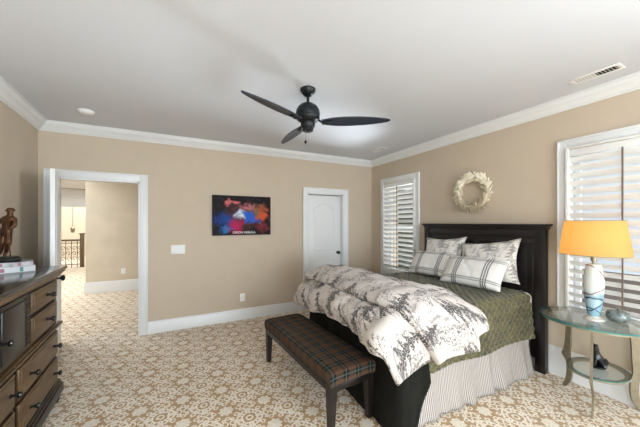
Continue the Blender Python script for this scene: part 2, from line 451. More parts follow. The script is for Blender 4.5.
# unseen rear wall; its wide glass doors are added for the rear fill light
bm = NB()
box(bm, (-1.9, YR - .12, 0), (-.6, YR, ZC)); box(bm, (2.6, YR - .12, 0), (X1, YR, ZC)); box(bm, (-.6, YR - .12, 2.3), (2.6, YR, ZC))
struct('wall_rear', bm, 'wall', smooth=False)
bm = NB()
for x in (-.6, .97, 2.54): box(bm, (x, YR - .09, 0), (x + .06, YR - .03, 2.3))
box(bm, (-.6, YR - .09, 2.24), (2.6, YR - .03, 2.3)); box(bm, (-.6, YR - .09, 0), (2.6, YR - .03, .07))
struct('window_3', bm, 'trim', smooth=False)  # unseen glass doors, added to frame the rear fill light
bm = NB()
for y in (-1.87, -.5): box(bm, (X1 - .024, y, .63), (X1, y + .07, 2.24))
for z in (.63, 2.17): box(bm, (X1 - .024, -1.8, z), (X1, -.5, z + .07))
for y in (-1.8, -1.17, -.54): box(bm, (X1 + .1, y, .7), (X1 + .14, y + .04, 2.17))
for z in (.7, 1.42, 2.13): box(bm, (X1 + .101, -1.8, z), (X1 + .139, -.5, z + .04))
struct('window_4', bm, 'trim', smooth=False)  # unseen window, added to frame the right fill light
bm = NB(); box(bm, (X1 + .118, -1.76, .72), (X1 + .122, -.52, 2.15)); obj('glass_pane', bm, 'pane', bpy.data.objects['window_4'], smooth=False)  # pane of the added right window
gp = bpy.data.objects['window_3']; bm = NB(); box(bm, (-.55, YR - .065, .06), (2.55, YR - .058, 2.25)); obj('glass_pane', bm, 'pane', gp, smooth=False)  # pane of the added glass doors

# crown moulding
CR = [(0, -.105), (.012, -.105), (.016, -.095), (.03, -.088), (.045, -.065), (.075, -.045), (.088, -.022), (.088, -.012), (.1, -.010), (.1, 0), (0, 0)]
def crown(name, o, ax, along, L):
    bm = NB(); prism(bm, CR, (o[0], o[1], ZC), ax, (0, 0, 1), along, L); struct(name, bm, 'trim', angle=25)
crown('trim_1', (X0 - .02, Y1), (0, -1, 0), (1, 0, 0), X1 - X0 + .02)
crown('trim_2', (X1, YR), (-1, 0, 0), (0, 1, 0), Y1 - YR)
crown('trim_3', (leftx(YR), YR), (1, 0, 0), (leftx(Y1) - leftx(YR), Y1 - YR, 0), math.hypot(leftx(Y1) - leftx(YR), Y1 - YR))
# baseboards
BB = [(0, 0), (.018, 0), (.018, .115), (.013, .128), (.013, .142), (.005, .155), (0, .155)]
def base(name, o, ax, along, L, s=1.0):
    bm = NB(); prism(bm, [(x, y * s) for x, y in BB], (o[0], o[1], 0), ax, (0, 0, 1), along, L); struct(name, bm, 'trim', angle=25)
base('baseboard_back', (DO[1] + .09, Y1), (0, -1, 0), (1, 0, 0), CO[0] - DO[1] - .18, 1.05)
base('baseboard_corner', (CO[1] + .09, Y1), (0, -1, 0), (1, 0, 0), X1 - CO[1] - .09, 1.05)
base('baseboard_right', (X1, YR), (-1, 0, 0), (0, 1, 0), Y1 - YR, 1.75)
base('baseboard_left', (leftx(YR), YR), (1, 0, 0), (leftx(Y1) - leftx(YR), Y1 - YR, 0), math.hypot(leftx(Y1) - leftx(YR), Y1 - YR))

# door casings
def casing_bm(a, b, top, y, w=.088, d=.024, sgn=-1):
    bm = NB()
    for x in (a - w, b): box(bm, (x, y, 0), (x + w, y + sgn * d, top + w), .004)
    box(bm, (a, y, top), (b, y + sgn * d, top + w), .004)
    # raised back band
    box(bm, (a - w - .001, y, 0), (a - w + .016, y + sgn * (d + .012), top + w + .001), .004)
    box(bm, (b + w - .016, y, 0), (b + w + .001, y + sgn * (d + .012), top + w + .001), .004)
    box(bm, (a - w, y, top + w - .016), (b + w, y + sgn * (d + .012), top + w + .002), .004)
    return bm
def jamb(bm, a, b, top, y0, y1, t=.018):
    box(bm, (a, y0, 0), (a + t, y1, top)); box(bm, (b - t, y0, 0), (b, y1, top)); box(bm, (a, y0, top - t), (b, y1, top))
bm = casing_bm(DO[0], DO[1], DO[2], Y1); jamb(bm, DO[0], DO[1], DO[2], Y1 - .01, Y1 + .13)
b2 = casing_bm(DO[0], DO[1], DO[2], Y1 + .12, sgn=1)
t_ = bpy.data.meshes.new('tmp'); b2.to_mesh(t_); b2.free(); bm.from_mesh(t_)
struct('trim_4', bm, 'trim', angle=30)
bm = casing_bm(CO[0], CO[1], CO[2], Y1); jamb(bm, CO[0], CO[1], CO[2], Y1 - .01, Y1 + .12)
struct('trim_5', bm, 'trim', angle=30)

# panelled door leaf: local x along the leaf 0..w, y thickness 0..-t, z up
def panel_outline(x0, x1, z0, z1, arch, n=14):
    pts = [(x0, z0), (x1, z0)]
    if arch <= 0: pts += [(x1, z1), (x0, z1)]
    else:
        for i in range(n + 1):
            f_ = i / n; x = x1 + (x0 - x1) * f_; pts.append((x, z1 - arch + arch * math.sin(PI * f_) ** 1.6))
    return pts
def door_leaf(name, w, h, t=.036):
    bm = NB(); box(bm, (0, -t, .01), (w, 0, h), .002)
    o = obj(name, bm, 'trim'); o['kind'] = 'structure'
    for (z0, z1, arch) in ((.98, h - .13, .085), (.22, .83, 0)):
        for side in (0, 1):
            bm = NB(); yb = 0 if side == 0 else -t; sg = 1 if side == 0 else -1
            o1 = panel_outline(.12, w - .12, z0, z1, arch); n = len(o1)
            cx = w / 2; cz = (z0 + z1) / 2
            def ins(p, d):
                hx = w / 2 - .12; hz = (z1 - z0) / 2
                return (cx + (p[0] - cx) * (1 - d / hx), cz + (p[1] - cz) * (1 - d / hz))
            loops = [(0, .0), (.008, .007), (.018, .007), (.026, .001), (.05, .001), (.075, .006)]
            rings = [[bm.verts.new((ins(p, d)[0], yb + sg * e, ins(p, d)[1])) for p in o1] for d, e in loops]
            for A, B in zip(rings, rings[1:]):
                for i in range(n): bm.faces.new((A[i], A[(i + 1) % n], B[(i + 1) % n], B[i]))
            bm.faces.new(rings[-1])
            obj('panel', bm, 'trim', o, angle=20)
    for side in (0, 1):
        yb = .0 if side == 0 else -t; sg = 1 if side == 0 else -1
        bm = NB(); lathe(bm, [(.026, 0), (.026, .005), (.010, .010), (.009, .030), (.020, .036), (.028, .046), (.029, .056), (.022, .066), (.006, .070)], 20)
        k = obj('door_knob', bm, 'iron', o); k.location = (w - .065, yb, .93); k.rotation_euler = (R(-90 * sg), 0, 0)
        k['label'] = 'dark metal door knob'
    return o
d1 = door_leaf('door_1', .80, 1.98)
d1.location = (DO[0] + .052, Y1 - .02, 0); d1.rotation_euler = (0, 0, R(-75.5))
for z in (.25, 1.0, 1.75):
    bm = NB(); lathe(bm, [(.007, -.045), (.007, .045)], 10, (-.004, -.004, z)); obj('hinge', bm, 'iron', d1)
d2 = door_leaf('door_2', CO[1] - CO[0] - .045, 1.945); d2.location = (CO[0] + .022, Y1 + .095, 0)

# ------------------------------------------------------------------ landing and foyer beyond the bedroom door
bm = NB(); box(bm, (-1.79, 7.17, 0), (4, 7.3, ZC)); box(bm, (-1.79, 7.3, 0), (-1.69, 9.6, ZC)); box(bm, (3.9, 4.35, 0), (4, 7.3, ZC))
struct('wall_landing', bm, 'hall_wall', smooth=False)
bm = NB(); box(bm, (-6, 4.23, 0), (-5.88, 15, 5)); box(bm, (-6, 4.23, 0), (-1.9, 4.35, 5)); struct('wall_foyer_side', bm, 'hall_wall', smooth=False)
bm = NB(); box(bm, (-6, 15, -.1), (4, 15.12, 5)); struct('wall_foyer_back', bm, 'hall_wall', smooth=False)
bm = NB(); box(bm, (-1.7, 9.5, 0), (-1.58, 15, 5)); box(bm, (-1.7, 9.5, 0), (4, 9.62, 5)); struct('wall_foyer', bm, 'hall_wall', smooth=False)
bm = NB(); box(bm, (-6, 4.35, ZC), (4, 12.3, ZC + .12)); box(bm, (-6, 12.3, 4.9), (4, 15, 5)); box(bm, (-6, 12.18, ZC), (4, 12.3, 5)); struct('ceiling_landing', bm, 'ceiling', smooth=False)
bm = NB(); prism(bm, BB, (-1.81, 7.17, 0), (0, -1, 0), (0, 0, 1.5), (1, 0, 0), 5.8); struct('baseboard_landing', bm, 'trim')
bm = NB(); box(bm, (-5.88, 12.2, 2.02), (-1.7, 12.3, ZC)); box(bm, (-5.88, 12.16, 2.0), (-1.7, 12.3, 2.06)); box(bm, (-5.88, 12.16, 2.3), (-1.7, 12.3, 2.36)); struct('trim_6', bm, 'trim', smooth=False)
# wrought iron balustrade
t = thing('stair_balustrade', 'wrought iron landing balustrade with wooden handrail, seen through the doorway', 'railing', (-4.2, 11.6, 0))
bm = NB(); box(bm, (0, -.03, .86), (1.2, .03, .92), .012); obj('handrail', bm, 'wood', t)
bm = NB(); box(bm, (1.17, -.05, 0), (1.27, .05, 1.08), .008); box(bm, (1.155, -.065, 1.08), (1.285, .065, 1.12), .008); obj('newel_post', bm, 'wood', t)
bm = NB()
tube(bm, [(0, 0, .10), (1.17, 0, .10)], .012, 6); tube(bm, [(0, 0, .80), (1.17, 0, .80)], .012, 6)
for i in range(8):
    x = .08 + i * .145; tube(bm, [(x, 0, 0), (x, 0, .86)], .009, 6)
    for zc, sg in ((.28, 1), (.45, -1), (.62, 1)):
        tube(bm, [(x + .07 + sg * (.06 - .004 * k) * math.cos(k * .5), 0, zc + (.085 - .005 * k) * math.sin(k * .5)) for k in range(14)], .008, 5)
obj('iron_scrollwork', bm, 'iron', t)
t = thing('pendant_light', 'small foyer pendant on a long chain, seen through the doorway', 'pendant light', (-3.72, 13.4, 1.12))
bm = NB(); lathe(bm, [(.004, .2), (.02, .19), (.07, .14), (.06, .0), (.05, -.03), (.004, -.04)], 12); obj('lantern', bm, 'nickel', t)
bm = NB(); tube(bm, [(0, 0, .19), (0, 0, 3.78)], .009, 6); obj('chain', bm, 'nickel', t)

# ------------------------------------------------------------------ windows: casing, frame, glass, plantation shutters
def build_window(idx, y0, y1, z0, z1, spacing, label):
    w = .068
    bm = NB()
    def cb(a, b, bev=.004): box(bm, a, b, bev)
    for ya in (y0 - w, y1): cb((X1, ya, z0 - w), (X1 - .024, ya + w, z1 + w))
    cb((X1, y0, z1), (X1 - .024, y1, z1 + w)); cb((X1, y0, z0 - w), (X1 - .024, y1, z0))
    cb((X1, y0 - w, z1 + w - .014), (X1 - .036, y1 + w, z1 + w + .004)); cb((X1, y0 - w - .002, z0 - w), (X1 - .034, y0 - w + .014, z1 + w)); cb((X1, y1 + w - .014, z0 - w), (X1 - .034, y1 + w + .002, z1 + w))
    cb((X1, y0 - w, z0 - w), (X1 - .034, y1 + w, z0 - w + .02))
    # reveal lining
    cb((X1 - .01, y0 - .001, z0), (X1 + T, y0 + .006, z1), 0); cb((X1 - .01, y1 - .006, z0), (X1 + T, y1 + .001, z1), 0)
    cb((X1 - .01, y0, z1 - .006), (X1 + T, y1, z1 + .001), 0); cb((X1 - .01, y0, z0 - .001), (X1 + T, y1, z0 + .006), 0)
    o = struct('window_%d' % idx, bm, 'trim', angle=30)
    bm = NB()
    for ya in (y0 + .012, y1 - .052): box(bm, (X1 + .11, ya, z0 + .012), (X1 + .145, ya + .04, z1 - .012))
    for za in (z0 + .012, (z0 + z1) / 2 - .02, z1 - .052): box(bm, (X1 + .111, y0 + .012, za), (X1 + .144, y1 - .012, za + .04))
    obj('sash', bm, 'trim', o, smooth=False)
    bm = NB(); box(bm, (X1 + .125, y0 + .03, z0 + .03), (X1 + .129, y1 - .03, z1 - .03)); obj('glass_pane', bm, 'pane', o, smooth=False)
    # shutter: box frame standing proud of the casing, one panel of wide louvers with a centre tilt rod
    s = thing('plantation_shutter', label, 'shutter', (X1, (y0 + y1) / 2, z0 + .008), 0)
    hw = (y1 - y0) / 2 - .004; H = z1 - z0 - .016; fw = .022; tr, br = .085, .07
    bm = NB()
    for sg in (-1, 1): box(bm, (-.055, sg * hw, 0), (.03, sg * (hw - fw), H), .003)
    box(bm, (-.055, -hw + fw, 0), (.03, hw - fw, .02), .003); box(bm, (-.055, -hw + fw, H - .02), (.03, hw - fw, H), .003)
    obj('frame', bm, 'shutter', s)
    bm = NB(); box(bm, (-.04, -hw + fw + .002, .022), (-.012, hw - fw - .002, br), .003); obj('rail', bm, 'shutter', s)
    bm = NB(); box(bm, (-.04, -hw + fw + .002, H - tr), (-.012, hw - fw - .002, H - .022), .003)
    obj('rail', bm, 'shutter', s)
    n = round((H - tr - br) / spacing); sp = (H - tr - br) / n; tl = R(37)
    for k in range(n):
        bm = NB(); zc = br + sp * (k + .5); prof = []
        for q in range(16):
            a = 2 * PI * q / 16; x = .041 * math.cos(a); z = .0055 * math.sin(a)
            prof.append((x * math.cos(tl) - z * math.sin(tl), -x * math.sin(tl) - z * math.cos(tl)))
        prism(bm, prof, (-.02, -hw + fw + .003, zc), (1, 0, 0), (0, 0, 1), (0, 1, 0), 2 * (hw - fw) - .006)
        obj('louver', bm, 'shutter', s)
    bm = NB(); box(bm, (-.062, -.005, br + .02), (-.052, .005, H - tr + .005), .002); r_ = obj('tilt_rod', bm, 'rod', s); r_['label'] = 'thin brown centre tilt rod'
    return o
M['rod'] = plain('brown_tilt_rod', srgb(112, 92, 76), .5)
build_window(1, *WN[0], .079, 'white plantation shutter in the window left of the headboard')
build_window(2, *WN[1], .0725, 'white plantation shutter in the window behind the table lamp')

# garden outside the side windows
bm = NB(); box(bm, (3.45, -8, -.7), (16, 16, -.6)); g = obj('ground_garden', bm, plain('garden_paving', srgb(120, 98, 80), .9, noise_amt=.1), smooth=False); g['kind'] = 'structure'
bm = NB(); P = []
for i in range(41):
    row = []
    for j in range(25):
        a = i / 40; b = PI * j / 24; r_ = 1 + .12 * noise.noise(Vector((i * .7, j * .6, 2)))
        row.append((7.9 - .8 * math.cos(b) * r_, 6 + 6 * a, -.6 + 3.3 * math.sin(b) ** .5 * r_))
    P.append(row)
g_ = grid(bm, P)
for k in (0, 40): bm.faces.new(g_[k])
tag(obj('hedge', bm, plain('hedge_leaves', srgb(62, 72, 48), .8, noise_amt=.2, nscale=9, bump=.5, bscale=30)), 'dark green hedge outside, glimpsed through the shutter left of the headboard', 'hedge')

# ------------------------------------------------------------------ ceiling things
FX, FY = .972, 2.172
t = thing('ceiling_fan', 'dark ceiling fan with three leaf-shaped blades', 'ceiling fan', (FX, FY, ZC))
bm = NB(); lathe(bm, [(.014, -.064), (.03, -.061), (.058, -.032), (.068, -.010), (.067, 0)], 32); obj('canopy', bm, 'iron', t)
bm = NB(); tube(bm, [(0, 0, -.05), (0, 0, -.13)], .012, 14); obj('downrod', bm, 'iron', t)
bm = NB(); lathe(bm, [(.02, -.125), (.05, -.130), (.084, -.155), (.101, -.185), (.106, -.218), (.102, -.240), (.104, -.243), (.104, -.253), (.095, -.266), (.075, -.284), (.056, -.292), (.055, -.297)], 40); obj('motor_housing', bm, 'iron', t)
bm = NB(); lathe(bm, [(.055, -.292), (.063, -.297), (.063, -.322), (.055, -.337), (.048, -.342), (.048, -.362), (.036, -.37), (.002, -.373)], 32); obj('switch_housing', bm, 'iron', t)
bm = NB(); tube(bm, [(-.035, -.03, -.35), (-.035, -.03, -.46)], .0012, 5); pc = obj('pull_chain', bm, 'nickel', t)
bm = NB(); lathe(bm, [(.002, -.455), (.010, -.463), (.011, -.475), (.002, -.49)], 12, (-.035, -.03, 0)); obj('pull_knob', bm, 'iron', pc)
for deg in (-153, -31, 89.5):
    bm = NB(); n = 28; r0, r1 = .12, .705; th = .004
    top = []; bot = []
    for i in range(n + 1):
        f_ = i / n; x = r0 + (r1 - r0) * f_
        wd = .062 * (math.sin(PI * min(1, f_ ** .72)) ** .55 if 0 < f_ < 1 else 0) + .002
        if f_ < .3: wd = max(wd, .035 * (1 - f_ / .3) + wd * f_ / .3)
        row_t = []; row_b = []
        for j in range(7):
            s_ = (j / 6 * 2 - 1); y = s_ * wd; z = -.02 * f_ * 0 + y * -.21 - .004 * s_ * s_
            row_t.append((x, y, z + th)); row_b.append((x, y, z - th))
        top.append(row_t); bot.append(row_b)
    a = grid(bm, top); b = grid(bm, bot)
    rim = lambda g: [g[i][0] for i in range(n + 1)] + [g[n][j] for j in range(1, 7)] + [g[i][6] for i in range(n - 1, -1, -1)] + [g[0][j] for j in range(5, 0, -1)]
    ra, rb = rim(a), rim(b)
    for i in range(len(ra)):
        j = (i + 1) % len(ra); bm.faces.new((ra[i], ra[j], rb[j], rb[i]))
    bl = obj('blade', bm, 'blade', t); bl.location = (0, 0, -.285); bl.rotation_euler = (0, 0, R(deg))
    bm = NB(); tube(bm, [(.07, 0, .03), (.10, .008, .012), (.13, .012, -.008), (.17, .0, -.012), (.215, 0, -.008)], [.012, .010, .010, .016, .012], 8)
    box(bm, (.15, -.022, -.012), (.21, .022, -.006), .003); obj('blade_bracket', bm, 'iron', bl)

def vent(cx, cy, label, rot=0):
    t = thing('ceiling_vent', label, 'vent', (cx, cy, ZC), rot, 'ceiling air registers')
    bm = NB(); w, h = .062, .148
    for s_ in (-1, 1): box(bm, (s_ * w, -h, -.008), (s_ * (w - .022), h, 0), .002); box(bm, (-w + .02, s_ * h, -.008), (w - .02, s_ * (h - .022), 0), .002)
    obj('frame', bm, 'plastic', t)
    bm = NB(); box(bm, (-w + .02, -h + .02, -.002), (w - .02, h - .02, -.0005)); obj('duct_opening', bm, 'dark_gap', t, smooth=False)
    bm = NB()
    for k in range(13):
        y = -h + .03 + k * .0197; a = R(60 if k < 6 else 12)
        prism(bm, [(-.009 * math.cos(a), -.009 * math.sin(a) * .5), (.009 * math.cos(a), .009 * math.sin(a) * .5), (.009 * math.cos(a), .009 * math.sin(a) * .5 + .0015), (-.009 * math.cos(a), -.009 * math.sin(a) * .5 + .0015)], (-w + .02, y, -.006), (0, 1, 0), (0, 0, 1), (1, 0, 0), 2 * w - .04)
    obj('slats', bm, 'plastic', t, smooth=False)
vent(2.885, .945, 'white ceiling air register above the window with the table lamp')
vent(2.79, 3.45, 'white ceiling air register near the far right corner of the room')
t = thing('smoke_detector', 'round white smoke detector on the ceiling above the open doorway', 'smoke detector', (-.90, 3.63, ZC))
bm = NB(); lathe(bm, [(.066, 0), (.066, -.012), (.055, -.026), (.03, -.034), (.003, -.035)], 28); obj('body', bm, 'plastic', t)
bm = NB(); lathe(bm, [(.071, 0), (.071, -.006), (.066, -.008)], 28); obj('base', bm, 'plastic', t)

# ------------------------------------------------------------------ wall things
t = thing('framed_picture', 'colourful nebula picture in black box frame on the back wall', 'picture', (.805, Y1, 1.575))
hw, hh, dp = .43, .295, .035
bm = NB(); box(bm, (-hw, -dp, -hh), (hw, 0, hh), .003); obj('frame', bm, 'black', t)
bm = NB(); grid(bm, [[(-hw + .006, -dp - .0015, -hh + .006), (hw - .006, -dp - .0015, -hh + .006)], [(-hw + .006, -dp - .0015, hh - .006), (hw - .006, -dp - .0015, hh - .006)]], [[(0, 0), (1, 0)], [(0, 1), (1, 1)]])
obj('print', bm, 'nebula', t, smooth=False)
fc = bpy.data.curves.new('picture_title', 'FONT'); fc.body = 'ORION NEBULA'; fc.size = .046; fc.align_x = 'CENTER'; fc.extrude = .0006
fo = bpy.data.objects.new('picture_title', fc); COL.objects.link(fo); fo.parent = t; fo.location = (.02, -dp - .003, -hh + .025); fo.rotation_euler = (R(90), 0, 0)
fc.materials.append(M['plastic'])
bpy.context.view_layer.update()
tm = bpy.data.meshes.new_from_object(fo.evaluated_get(bpy.context.evaluated_depsgraph_get()))
bpy.data.objects.remove(fo); fo = bpy.data.objects.new('picture_title', tm); COL.objects.link(fo); fo.parent = t; fo.location = (.02, -dp - .003, -hh + .025); fo.rotation_euler = (R(90), 0, 0)

def wall_plate(name, label, cat, x, z, w, h, kind):
    t = thing(name, label, cat, (x, Y1, z))
    bm = NB(); box(bm, (-w, -.006, -h), (w, 0, h), .003); obj('plate', bm, 'plastic', t)
    if kind == 'switch':
        for k in (-1, 0, 1):
            bm = NB(); prism(bm, [(-.006, -.033), (-.010, .033), (0, .033), (0, -.033)], (k * .046 - .017, 0, 0), (0, 1, 0), (0, 0, 1), (1, 0, 0), .034)
            o = obj('rocker', bm, 'plastic', t, smooth=False)
    else:
        for k in (-1, 1):
            bm = NB(); box(bm, (-.017, -.009, k * .021 - .014), (.017, -.004, k * .021 + .014), .004)
            s_ = obj('socket', bm, 'plastic', t)
            bm = NB()
            for q in (-.007, .005): box(bm, (q, -.0095, k * .021 - .004), (q + .0025, -.0085, k * .021 + .006))
            obj('slot', bm, 'dark_gap', s_, smooth=False)
wall_plate('light_switch', 'white triple rocker light switch plate left of the picture', 'light switch', -.06, 1.10, .086, .062, 'switch')
wall_plate('wall_outlet', 'white wall outlet low on the back wall below the picture', 'outlet', .807, .335, .037, .060, 'outlet')
t = thing('wall_outlet', 'white wall outlet on the landing wall seen through the doorway', 'outlet', (-1.15, 7.17, .42))
bm = NB(); box(bm, (-.04, -.006, -.06), (.04, 0, .06), .003); obj('plate', bm, 'plastic', t)
bm = NB()
for k in (-1, 1): box(bm, (-.017, -.010, k * .021 - .014), (.017, -.004, k * .021 + .014), .004)
obj('socket', bm, 'plastic', t)

# wreath
t = thing('wreath', 'round cream leaf wreath on the wall above the headboard', 'wreath', (X1, 2.17, 1.84))
WR = .185
bm = NB(); tube(bm, [(-.03, WR * math.cos(2 * PI * k / 40), WR * math.sin(2 * PI * k / 40)) for k in range(41)], .026, 8, cap=False); obj('ring', bm, 'wreath', t)
bm = NB()
for k in range(330):
    a = random.uniform(0, 2 * PI); phi = random.uniform(-1.3, 1.75)     # around the ring tube
    c = Vector((-.03, WR * math.cos(a), WR * math.sin(a)))
    rad = Vector((0, math.cos(a), math.sin(a))); tan = Vector((0, math.sin(a), -math.cos(a))); front = Vector((-1, 0, 0))
    o_ = rad * math.cos(phi) * (1 if random.random() < .72 else -.8) + front * abs(math.sin(phi)); o_.normalize()
    st = c + o_ * .022; d = (o_ * .75 + tan * random.uniform(.4, .9) + Vector((0, random.uniform(-.2, .2), random.uniform(-.2, .2)))).normalized()
    L = random.uniform(.06, .088); sd = d.cross(o_).normalized(); nn = sd.cross(d)
    pts = [st, st + d * L * .35 + sd * .0125 + nn * .002, st + d * L * .75 + sd * .010, st + d * L, st + d * L * .75 - sd * .010, st + d * L * .35 - sd * .0125 + nn * .002]
    mid = st + d * L * .5 + nn * .009; mid2 = st + d * L * .5 - nn * .004
    vs = [bm.verts.new(p) for p in pts]; m1 = bm.verts.new(mid); m2 = bm.verts.new(mid2)
    for i in range(6):
        bm.faces.new((vs[i], vs[(i + 1) % 6], m1)); bm.faces.new((vs[(i + 1) % 6], vs[i], m2))
o = obj('leaves', bm, 'wreath', t, angle=60); o['kind'] = 'stuff'

# ------------------------------------------------------------------ bed
t = thing('bed', 'black wooden bed with tall panelled headboard against the right wall', 'bed', (3.19, 2.115, 0))
bm = NB()
box(bm, (-.055, -.73, .12), (-.015, .73, 1.40), .004)                     # back board
for y0, y1 in ((-.63, -.045), (.045, .63)):                              # raised panel mouldings
    for a, b in (((y0, .5), (y0 + .03, 1.27)), ((y1 - .03, .5), (y1, 1.27))): box(bm, (-.068, a[0], a[1]), (-.05, b[0], b[1]), .006)
    for z in (.5, 1.24): box(bm, (-.0675, y0, z), (-.05, y1, z + .03), .006)
    box(bm, (-.064, y0 + .06, .56), (-.05, y1 - .06, 1.21), .010)
box(bm, (-.066, -.70, 1.31), (-.05, .70, 1.40), .005)
obj('headboard', bm, 'black_wood', t)
for s_ in (-1, 1):
    bm = NB(); box(bm, (-.075, s_ * .735, 0), (0, s_ * .65, 1.40), .006); obj('post', bm, 'black_wood', t)
bm = NB(); box(bm, (-.095, -.765, 1.432), (.015, .765, 1.455), .006); box(bm, (-.082, -.75, 1.40), (.005, .75, 1.434), .01); obj('top_rail', bm, 'black_wood', t)
for s_ in (-1, 1):
    bm = NB(); box(bm, (-1.78, s_ * .62, .2), (-.07, s_ * .60, .36), .005); obj('side_rail', bm, 'black_wood', t)
    bm = NB(); box(bm, (-1.78, s_ * .62, 0), (-1.72, s_ * .56, .3), .005); obj('leg', bm, 'black_wood', t)
bm = NB(); box(bm, (1.375, 1.465, .34), (3.105, 2.79, .775), .055, 5)
tag(obj('mattress', bm, 'white_fabric'), 'white mattress under the olive quilt, its edge showing beside the headboard', 'mattress')

# bed skirt: gathered strip round near side and foot
def path_pts(pts, step):
    out = []; acc = 0
    for a, b in zip(pts, pts[1:]):
        a = Vector(a); b = Vector(b); L = (b - a).length; n = max(1, int(L / step))
        for i in range(n): out.append((a.lerp(b, i / n), acc + L * i / n, (b - a).normalized()))
        acc += L
    out.append((Vector(pts[-1]), acc, (Vector(pts[-1]) - Vector(pts[-2])).normalized()))
    return out
def skirt(name, pts, ztop, zbot, mat, amp, freq, flare, seed, label, cat, hemf=None):
    bm = NB(); P = []; UV = []
    pp = path_pts(pts, .012); ln = 0; last = None
    for (p, s_, d) in pp:
        nrm = Vector((d.y, -d.x, 0)) if True else None
        row = []; uvr = []
        zb = zbot if hemf is None else hemf(s_)
        for j in range(15):
            f_ = j / 14
            w = (math.sin(s_ * freq + 6 * noise.noise(Vector((s_ * 3.1, seed, 0)))) * (.35 + .9 * abs(noise.noise(Vector((s_ * 2.3, 3, seed))))) + 1.1 * noise.noise(Vector((s_ * 7, f_ * .8, seed))) + .5 * noise.noise(Vector((s_ * 24, f_ * 1.5, seed)))) * amp * (.2 + .8 * f_)
            q = p - nrm * (-1) * (w + flare * f_ ** 1.5)
            row.append((q.x, q.y, ztop + (zb - ztop) * f_ + .006 * f_ * math.sin(s_ * 9 + seed)))
        if last is not None: ln += (Vector(row[10][:2]) - Vector(last)).length
        last = row[10][:2]
        for j in range(15): uvr.append((ln, j / 14 * .38))
        P.append(row); UV.append(uvr)
    grid(bm, P, UV); o = obj(name, bm, mat, angle=80)
    sm = o.modifiers.new('Solidify', 'SOLIDIFY'); sm.thickness = .003
    return tag(o, label, cat)
skirt('bed_skirt', [(1.385, 2.80, 0), (1.385, 1.50, 0), (1.40, 1.475, 0), (3.02, 1.475, 0)][::-1], .40, .012, 'ticking', .024, 26, -.05, 3.1,
      'grey ticking-striped gathered bed skirt hanging to the carpet', 'bed skirt')

# olive quilt over the mattress: top and near side, real quilted diamonds
def quilt():
    bm = NB(); P = []; UV = []
    prof = []                                   # cross profile from far hem over the top to the near hem
    def add(y, z, ny, nz): prof.append((y, z, ny, nz))
    ytop0, ytop1, zt, r = 2.80, 1.45, .79, .06
    n = 56
    for i in range(n): add(2.825, .42 + (.73 - .42) * i / n, 1, 0)
    for i in range(9): a = i / 8 * PI / 2; add(2.765 + r * math.cos(a), .73 + r * math.sin(a), math.cos(a), math.sin(a))
    for i in range(1, 150): add(2.765 + (1.495 - 2.765) * i / 150, zt, 0, 1)
    for i in range(9): a = PI / 2 + i / 8 * PI / 2; add(1.495 + r * math.cos(a), .73 + r * math.sin(a), math.cos(a), math.sin(a))
    for i in range(1, 48): add(1.435 - .012 * math.sin(i / 47 * PI / 2), .73 - (.73 - .375) * i / 47, -1, 0)
    ss = [0]
    for a, b in zip(prof, prof[1:]): ss.append(ss[-1] + math.hypot(a[0] - b[0], a[1] - b[1]))
    nx = 205; x0, x1 = 1.335, 2.975
    for i in range(nx + 1):
        x = x0 + (x1 - x0) * i / nx; row = []; uvr = []
        for (y, z, ny, nz), s_ in zip(prof, ss):
            d = .074; A = (x + s_) / d; B = (x - s_) / d
            h = (abs(math.sin(PI * A)) * abs(math.sin(PI * B))) ** .55 * .018
            wv = .012 * noise.noise(Vector((x * 3, s_ * 3, 5.3)))
            if ny < -.5 and z < .7: wv += .014 * (.73 - z) / .35 * math.sin(x * 9)
            drop = 0
            if ny < -.5 and nz == 0: drop = .02 * noise.noise(Vector((x * 2.3, 9, 1))) * (.73 - z) / .35
            e = min(1, (x - x0) / .01, (x1 - x) / .01)
            row.append((x, y + ny * (h * e + wv), z + nz * (h * e + wv) + drop)); uvr.append((x, s_))
        P.append(row); UV.append(uvr)
    grid(bm, P, UV); o = obj('quilt', bm, 'quilt', angle=180)
    sm = o.modifiers.new('Solidify', 'SOLIDIFY'); sm.thickness = .010; sm.offset = -1
    return tag(o, 'olive green diamond-quilted coverlet spread over the bed', 'quilt')
quilt()

# separate darker drape: shade on the quilt's foot end put into its colour
def foot_drape():
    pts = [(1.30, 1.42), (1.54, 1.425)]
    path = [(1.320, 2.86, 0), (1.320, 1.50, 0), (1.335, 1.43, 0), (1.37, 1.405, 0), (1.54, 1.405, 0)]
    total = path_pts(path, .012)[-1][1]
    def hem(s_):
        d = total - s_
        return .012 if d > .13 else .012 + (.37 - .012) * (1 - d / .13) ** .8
    return skirt('shaded_foot_drape', path, .80, .012, 'foot_drape', .010, 24, .05, 8.8, 'near-black drape at the bed foot, standing in for the shaded quilt end', 'drape', hem)
bl = foot_drape()

